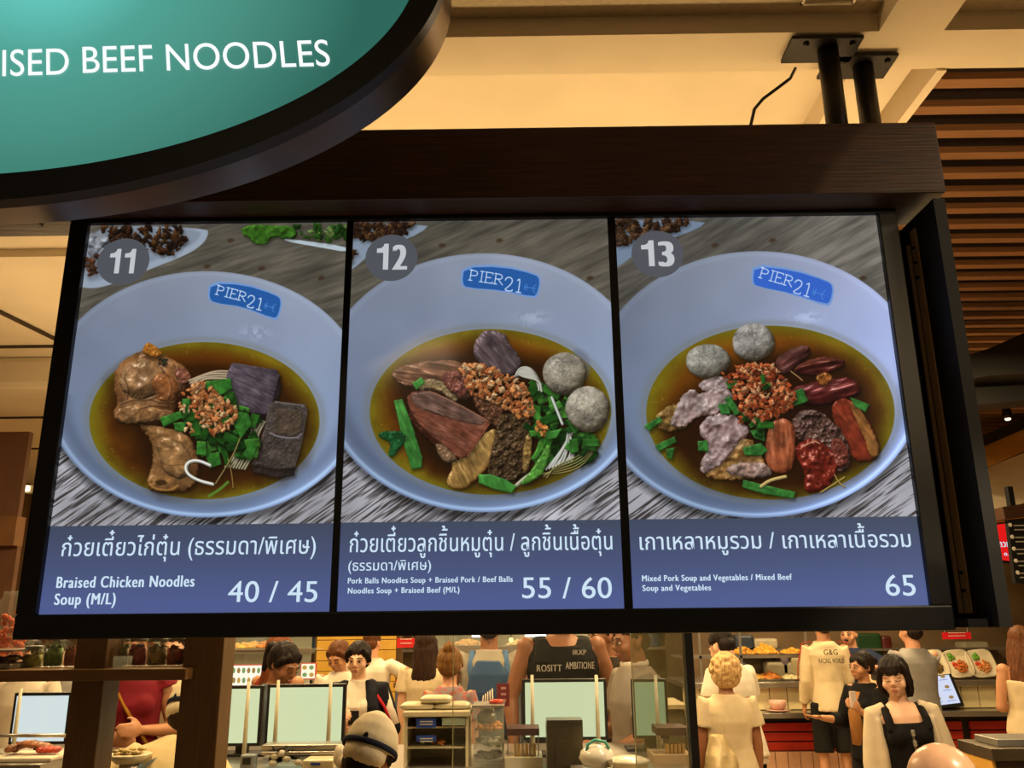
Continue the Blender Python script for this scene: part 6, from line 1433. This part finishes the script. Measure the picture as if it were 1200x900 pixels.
# plated dishes on show
for k, (cx, lab, cols) in enumerate(((1093, 'tilted white plate of grilled meat, left of the three displayed plates', ('6a5024', 'c85a30')), (1122, 'tilted white plate of stir fry with tomato, middle of the three displayed plates', ('c8702c', 'c02c18')), (1149, 'tilted white plate of fried rice, right of the three displayed plates', ('d08a4c', 'c83020')))):
    c = P(cx, 780, YF+.1); t = thing('display_plate', lab, 'plate', (c.x, YF+.1, zs2), 'displayed plated dishes')
    Mp = Matrix.Translation((c.x, YF+.08, zs2+.145)) @ Matrix.Rotation(math.radians(68), 4, 'X') @ Matrix.Rotation(math.radians(6), 4, 'Z')
    MB().loft([(0, 0, 0, .10, .10), (0, 0, .012, .135, .135), (0, 0, .018, .14, .14), (0, 0, .016, .128, .128), (0, 0, .006, .10, .10)], 32, M=Mp, power=4).build('plate', mat('white plate glaze', 'd8ccb0', rough=.25), t, True)
    g = MB(); rg = random.Random(k)
    for i in range(60): a = rg.uniform(0, 6.28); r = .062*rg.random()**.5; g.ball((.01+r*math.cos(a), -.03+r*math.sin(a), .012+.025*(1-r/.07)), (.012, .011, .010), M=Mp, nu=7, nv=5)
    g.build('main_food', mat('dish '+cols[0], cols[0], rough=.5, scale=50, var=.5), t, True)['kind'] = 'stuff'
    g = MB()
    for i in range(10): g.ball((-.07+.05*rg.random(), .05+.05*rg.random(), .015+.012*rg.random()), (.022, .018, .008), M=Mp, nu=8, nv=5)
    g.build('lettuce', mat('green lettuce', '5c9428', rough=.5), t, True)['kind'] = 'stuff'
    for i in range(3): MB().ball((-.055+.022*i, .0-.012*i, .022), (.018, .018, .013), M=Mp).build('tomato_slice', mat('red tomato', 'c43418', rough=.3), t, True)
# tablet menu board leaning on the ledge
c0, c1 = P(1084, 830, YF-.2), P(1130, 830, YF-.2)
tb = thing('menu_tablet', 'tilted lit menu board with nine dish pictures in a black frame on the tray ledge', 'display', ((c0.x+c1.x)/2, YF-.15, zl))
hh = .31; Mt = Matrix.Translation(((c0.x+c1.x)/2, YF-.16, Zf(829))) @ Matrix.Rotation(math.radians(-6), 4, 'Y') @ Matrix.Rotation(math.radians(-22), 4, 'X'); wt = .215
MB().box(-wt, wt, 0, .02, 0, hh, M=Mt, bev=.004).build('casing', M_BLACK, tb)
fcx = MB().box(-wt+.015, wt-.03, -.003, -.001, .03, hh-.01, M=Mt).build('lit_face', mat('lit tablet face', 'ffffff', emit=(205, 215, 240)), tb)
for i in range(3):
    for j in range(3):
        MB().ball((-.13+.125*i, -.004, .09+.10*j), (.024, .001, .016), M=Mt, nu=12, nv=6).build('dish_picture', mat('tablet dish', 'ffffff', emit=((150, 120, 70), (170, 150, 90), (140, 150, 80))[i]), fcx)
        MB().box(-.18+.125*i, -.10+.125*i, -.0045, -.0035, .055+.10*j, .062+.10*j, M=Mt).build('printed_line', mat('tablet blue line', 'ffffff', emit=(130, 150, 210)), fcx)
# red signs
def red_sign(x0, y0, x1, y1, Y, lab, lines):
    a, b = P(x0, y1, Y), P(x1, y0, Y); t = thing('red_sign', lab, 'sign', ((a.x+b.x)/2, Y, a.z))
    bpx(MB(), x0, y0, x1, y1, Y, .02).build('board', mat('red sign board', 'c01820', rough=.4), t)
    for q in (a.x+.03, b.x-.03): MB().tube([(q, Y+.01, b.z), (q, Y+.01, 3.37)], .004, 6).build('hanging_rod', M_STEEL, t)
    for k in range(lines):
        y = y0+(y1-y0)*(k+.72)/(lines+.25); put_text(('------', '--------')[k % 2], x0+(x1-x0)*.2, x1-(x1-x0)*.2, y, y-(y1-y0)*.28, Y-.003, M_LET, t, 'lettering', bold=.06, ref='-')
red_sign(465, 748, 487, 759, 8.0, 'small red sign with two white lines beside the yellow boards', 2)
red_sign(1105, 741, 1138, 749, 8.7, 'red sign with white lettering hanging above the plated dishes', 2)
MB()
# yellow shiplap wall
YW = 9.6
wl = struct(MB().box(P(366, 800, YW).x, P(470, 800, YW).x, YW+.03, YW+.1, 0, 3.3).build('wall_back', mat('dark gap', '4a3410', rough=.8)))
xw0, xw1 = P(369, 800, YW).x, P(463, 800, YW).x
for k in range(26):
    z = .02+k*.107; MB().box(xw0, xw1, YW-.0, YW+.03, z, z+.101, bev=.004).build('board', mat('yellow shiplap board', 'c89a38', rough=.5, var=.06), wl)
bk = thing('condiment_stand', 'stand with a red tray and a blue lidded tub beside the yellow boards', 'stand', (P(475, 810, 7.8).x, 7.8, 0))
bpx(MB(), 462, 805, 486, 900, 7.8, .3).build('body', mat('blue grey laminate', '5c6470', rough=.5), bk)
bpx(MB(), 461, 800, 487, 806, 7.78, .34).build('top', M_SHELF, bk)
bpx(MB(), 463, 796, 483, 800, 7.85, .2, .01).build('red_tray', mat('red plastic', 'c03418'), bk)
bpx(MB(), 465, 788, 476, 796, 7.9, .1, .01).build('tub', M_PLG, bk); bpx(MB(), 464.5, 786, 476.5, 788.5, 7.9, .11).build('tub_lid', mat('blue plastic', '28489c', rough=.4), bk)
# lit boards in the middle and left
def lit_board(x0, y0, x1, y1, Y, lab, rim, face, rows, cols):
    a, b = P(x0, y1, Y), P(x1, y0, Y); t = thing('menu_board', lab, 'display', ((a.x+b.x)/2, Y, a.z))
    bpx(MB(), x0-1, y0-1, x1+1, y1+1, Y+.004, .04).build('casing', rim, t)
    f = bpx(MB(), x0, y0, x1, y1, Y, .003).build('lit_face', mat('lit board %d' % x0, 'ffffff', emit=face, es=1.0), t)
    bpx(MB(), (x0+x1)/2-1.5, y1+2, (x0+x1)/2+1.5, 930, Y+.01, .03).build('stand', M_BLACK, t)
    rg = random.Random(x0)
    for i in range(cols):
        for j in range(rows):
            cx = x0+(x1-x0)*(i+.5)/cols; cy = y0+(y1-y0)*(j+.5)/rows; c = P(cx, cy, Y-.002)
            ww = abs(b.x-a.x)/cols*.36; hh = abs(b.z-a.z)/rows*.30
            MB().ball((c.x, Y-.002, c.z), (ww, .001, hh), nu=12, nv=6).build('dish_picture', mat('board dish %d' % rg.randint(0, 3), 'ffffff', emit=rg.choice(((190, 150, 60), (150, 120, 60), (120, 150, 90), (200, 120, 60)))), f)
M_ORNG = mat('orange red glowing rim', 'ffffff', emit=(214, 70, 40), es=1.0)
lit_board(271, 780, 306, 803, 7.6, 'bright white lit menu board with red edge behind the auburn haired woman', M_ORNG, (255, 250, 230), 2, 6)
lit_board(353, 778, 369, 795, 7.4, 'small bright lit board with orange rim by the yellow boards', M_ORNG, (255, 246, 215), 2, 2)
lit_board(598, 772, 627, 800, 7.4, 'lit menu board with dish pictures between the backpack and the black tank top', mat('silver rim', 'a8a8a4', rough=.3, metal=.6), (222, 232, 236), 3, 3)
# centre and left far counters
def far_counter(xa, xb, Y, lab, ytop=803):
    x0, x1 = P(xa, 800, Y).x, P(xb, 800, Y).x; zt = P((xa+xb)/2, ytop, Y).z
    t = thing('food_counter', lab, 'counter', ((x0+x1)/2, Y, 0))
    MB().box(x0, x1, Y, Y+.7, 0, zt-.03).build('base', mat('grey blue counter base', '4c525c', rough=.5), t)
    MB().box(x0-.02, x1+.02, Y-.04, Y+.74, zt-.03, zt, bev=.004).build('worktop', M_STEEL, t)
    zz = P(560, 764, Y).z
    MB().box(x0, x1, Y+.1, Y+.11, zt, zz+.35).build('glass_front', M_GLS, t)
    MB().box(x0, x1, Y+.1, Y+.6, zz+.02, zz+.035).build('glass_shelf', M_GLS, t)
    MB().box(x0, x1, Y+.09, Y+.12, zz+.015, zz+.045).build('shelf_rim', M_STEEL, t)
    return x0, x1, zt, zz
x0, x1, zt, zz = far_counter(486, 735, 8.3, 'steel counter with glass shelves behind the customers in the middle')
for k, (x, col) in enumerate(((612, 'd0b888'), (548, 'b89058'), (650, 'b88a3c'))):
    heap(x, 765, .16, .05, col, ('shallow pale tray on the glass shelf behind the backpack man', 'tray of tan food on the glass shelf behind the topknot', 'tray of golden food behind the man in the tank top')[k], 8.55, zz+.035, 20+k)
x0, x1, zt, zz = far_counter(150, 360, 8.3, 'steel counter with glass shelves behind the auburn haired woman')
heap(290, 768, .25, .05, 'c8a050', 'wide tray of pale golden food above the red edged lit board', 8.5, zz+.035, 31); heap(312, 768, .14, .05, 'b87c30', 'tray of brown food beside the auburn hair', 8.5, zz+.035, 32)
M_TUBE = mat('white lamp tube', 'ffffff', emit=(255, 255, 250), es=2.5)
for k, (xa_, xb_, y, lab) in enumerate(((553, 577, 744.5, 'bright white tube lamp above the backpack man'), (615, 640, 744, 'white tube lamp left of the tank top man'))):
    a, b = P(xa_, y, 8.2), P(xb_, y, 8.2); t = thing('tube_lamp', lab, 'lamp', tuple(a), 'tube lamps over the counters'); MB().tube([a, b], .017, 12).build('tube', M_TUBE, t, True)
    for q in (a, b): MB().tube([q, Vector((q.x, q.y, 3.37))], .005, 6).build('hanging_rod', M_BLACK, t)
for k, (x, y, lab) in enumerate(((599, 750, 'round warm bulb above the lit dish board'), (753, 772, 'small orange topped lamp behind the glass pane'))):
    c = P(x, y, 8.0 if k == 0 else 6.2); t = thing('hanging_bulb', lab, 'lamp', tuple(c))
    MB().ball(c, .022 if k == 0 else .016).build('bulb', mat('warm bulb', 'ffffff', emit=(255, 214, 130), es=2.0), t, True)
    MB().tube([c+Vector((0, 0, .015)), Vector((c.x, c.y, 3.37))], .004, 6).build('cord', M_BLACK, t, True)
q = P(752, 785, 6.2); tag(MB().lathe([(.10, -.09), (.12, -.05), (.09, .0), (.02, .03), (.012, .05)], (q.x, 6.2, q.z), 24).build('steel_kettle', mat('dark steel', '6c6050'), None, True), 'dark steel kettle shape behind the top of the glass pane', 'kettle')
tag(MB().tube([(q.x, 6.2, 0), (q.x, 6.2, q.z-.09)], .05, 16).build('kettle_stand', mat('dark steel', '6c6050'), None, True), 'steel column under the kettle behind the glass pane', 'stand')
# green worktop and staff arm behind the glass
t = thing('prep_table', 'pale topped prep table behind the glass pane', 'table', (P(795, 830, 5.6).x, 5.6, 0))
bpx(MB(), 782, 826, 806, 831, 5.6, .5).build('worktop', M_BOARD, t); bpx(MB(), 784, 831, 804, 905, 5.65, .3).build('base', mat('olive grey base', '6a6448', rough=.6), t)
# back walls of the hall
M_BW = mat('brown back wall', '6e5334', rough=.7, scale=1.2, var=.3)
struct(MB().box(-8, 8, 12, 12.1, 0, 3.7).build('wall_far', M_BW))
struct(MB().box(-6.1, -6, -2, 12, 0, 3.7).build('wall_left', M_BW)); struct(MB().box(8, 8.1, -2, 12, 0, 3.9).build('wall_right', M_BW))
# kitchen shapes behind the counters
tk = thing('kitchen_shelving', 'grey steel kitchen shelving with pots behind the middle counter', 'shelving', (0, 10.6, 0))
for z in (1.35, 1.62, 1.9): MB().box(-3.4, 5.6, 10.6, 11.0, z, z+.03).build('shelf_board', M_STEEL, tk)
MB().box(-3.4, 5.6, 11.0, 11.05, 0, 2.8).build('back_sheet', mat('warm grey steel sheet', '857a62', rough=.35, metal=.5, scale=2, var=.3), tk)
rg = random.Random(33)
for k in range(22):
    x = -3.2+k*.4; z = (1.38, 1.65)[k % 2]; h = rg.uniform(.10, .20); r_ = rg.uniform(.07, .13)
    col = rg.choice((('steel pot', '9a9486'), ('pale tub', 'c0ae84'), ('blue crate', '34506c'), ('dark pot', '2c2620')))
    MB().lathe([(r_*.9, 0), (r_, .02), (r_, h), (r_*.8, h+.01)], (x, 10.8, z), 18).build('pot', mat(col[0], col[1], rough=.4), tk, True)
# right side: bulkhead, shiplap, hanging screens
YB = 8.6
def stripq(pts, Y, d, name, m, parent=None):
    v = [P(x, y, Y) for x, y in pts]; return MB().prism([(p.x, p.z) for p in v], Y, Y+d).build(name, m, parent)
bh = struct(stripq([(1128, 528), (1230, 487), (1230, 516), (1128, 560)], YB-.4, .4, 'trim_1', mat('ochre cornice', 'b8802c', rough=.6)))
struct(stripq([(1128, 560), (1240, 514), (1240, 572), (1128, 620)], YB, .3, 'wall_bulkhead', M_CEIL))
struct(stripq([(1128, 520), (1230, 478), (1230, 490), (1128, 534)], YB-.5, .1, 'trim_2', mat('dark cornice edge', '241a14', rough=.6)))
sw = struct(MB().box(P(1130, 600, YB+.3).x, 8, YB+.35, YB+.4, 2.1, P(1160, 570, YB+.3).z).build('wall_shiplap', mat('dark gap', '4a3410')))
for k in range(5):
    ya = 574+k*11; v = [P(1128, ya, YB+.3), P(1250, ya, YB+.3)]; MB().box(v[0].x, v[1].x, YB+.3, YB+.35, v[0].z-.085, v[0].z, bev=.004).build('board', mat('orange shiplap board', 'c8862c', rough=.5, var=.1), sw)
tv = thing('red_screen', 'bright red lit screen with white lettering at the right edge, behind the display', 'screen', (P(1178, 640, 7.9).x, 7.9, 2))
stripq([(1160, 614), (1183, 611), (1190, 661), (1164, 657)], 7.93, .05, 'casing', M_BLACK, tv)
MB().box(P(1168, 640, 7.96).x, P(1172, 640, 7.96).x, 7.96, 7.98, 2.3, 3.6).build('hanger', M_BLACK, tv)
stripq([(1161, 616), (1181, 613), (1188, 658), (1166, 655)], 7.92, .006, 'lit_face', mat('red lit face', 'ffffff', emit=(222, 12, 20)), tv)
put_text('ถวท', 1171, 1184, 641, 635, 7.915, M_TXT, tv, 'lettering', bold=.08, ref=KO); put_text('ต.ร', 1177, 1186, 651, 648, 7.915, M_TXT, tv, 'lettering', bold=.08, ref=KO)
mb_ = thing('hanging_menu', 'black hanging menu board with small white lines at the right edge', 'sign', (P(1200, 640, 7.4).x, 7.4, 2))
stripq([(1181, 609), (1240, 603), (1240, 690), (1190, 683)], 7.4, .05, 'board', M_BLACK, mb_)
stripq([(1175, 594), (1240, 584), (1240, 600), (1178, 608)], 7.36, .15, 'header', M_BEAM, mb_)
bpx(MB(), 1183, 570, 1189, 596, 7.4, .06).build('hanger_post', M_BLACK, mb_)
for k in range(5): 
    y = 615+k*14; bpx(MB(), 1188+k*1.6, y, 1201+k, y+1.5, 7.395, .004).build('printed_line', mat('grey print', '8c8880'), mb_); bpx(MB(), 1189+k*1.6, y+5, 1201+k, y+6.5, 7.395, .004).build('printed_line', MATS['grey print'], mb_)
    c = P(1184+k*2.2, y, 7.39); MB().ball(c, (.017, .003, .017), nu=10, nv=6).build('printed_dot', M_LET, mb_)
# truss and spotlight under the slats
YT2 = 4.9
tt = thing('lighting_truss', 'dark ceiling truss crossing in front of the wooden slats at the right', 'truss', (P(1180, 430, YT2).x, YT2, 3))
stripq([(1128, 418), (1160, 408), (1240, 372), (1240, 436), (1160, 440), (1128, 446)], YT2, .25, 'duct', M_DARK, tt)
stripq([(1128, 446), (1240, 420), (1240, 466), (1150, 474), (1128, 474)], YT2+.2, .2, 'duct', M_DARK, tt)
c = P(1181, 491, 7.2); sp = thing('spotlight', 'small warm ceiling spotlight at the right edge', 'lamp', tuple(c))
MB().ball(c, (.024, .024, .014)).build('bulb', mat('spot glow', 'ffffff', emit=(255, 236, 180), es=3), sp, True); MB().lathe([(.035, .004), (.04, .03), (.03, .12)], tuple(c), 16).build('housing', M_BLACK, sp, True)
# far left: column block and lamp
YL = 6.0
struct(MB().box(P(-60, 560, YL).x, P(27, 560, YL).x, YL, YL+.05, P(10, 606, YL).z, P(10, 514, YL).z+.05).build('trim_3', mat('brown bulkhead', '5c381c', rough=.6)))
struct(MB().box(P(-60, 560, YL).x, P(24, 620, YL).x, YL-.06, YL+.05, P(10, 640, YL).z, P(10, 606, YL).z).build('trim_4', mat('brown bulkhead light', '70481f', rough=.6)))
struct(MB().box(P(-60, 560, YL).x, P(12, 700, YL).x, YL, YL+.05, 0, P(10, 640, YL).z).build('trim_5', mat('brown bulkhead', '5c381c')))
c = P(29, 572, 6.6); lm = thing('ceiling_lamp', 'small bright square lamp at the left edge, beside the display frame', 'lamp', tuple(c))
MB().box(c.x-.025, c.x+.025, 6.6, 6.63, c.z-.02, c.z+.02, bev=.008).build('lamp_face', mat('lamp glow', 'ffffff', emit=(255, 238, 190), es=4), lm); MB().box(c.x-.03, c.x+.03, 6.632, 6.70, c.z-.03, c.z+.03).build('housing', M_PLG, lm)
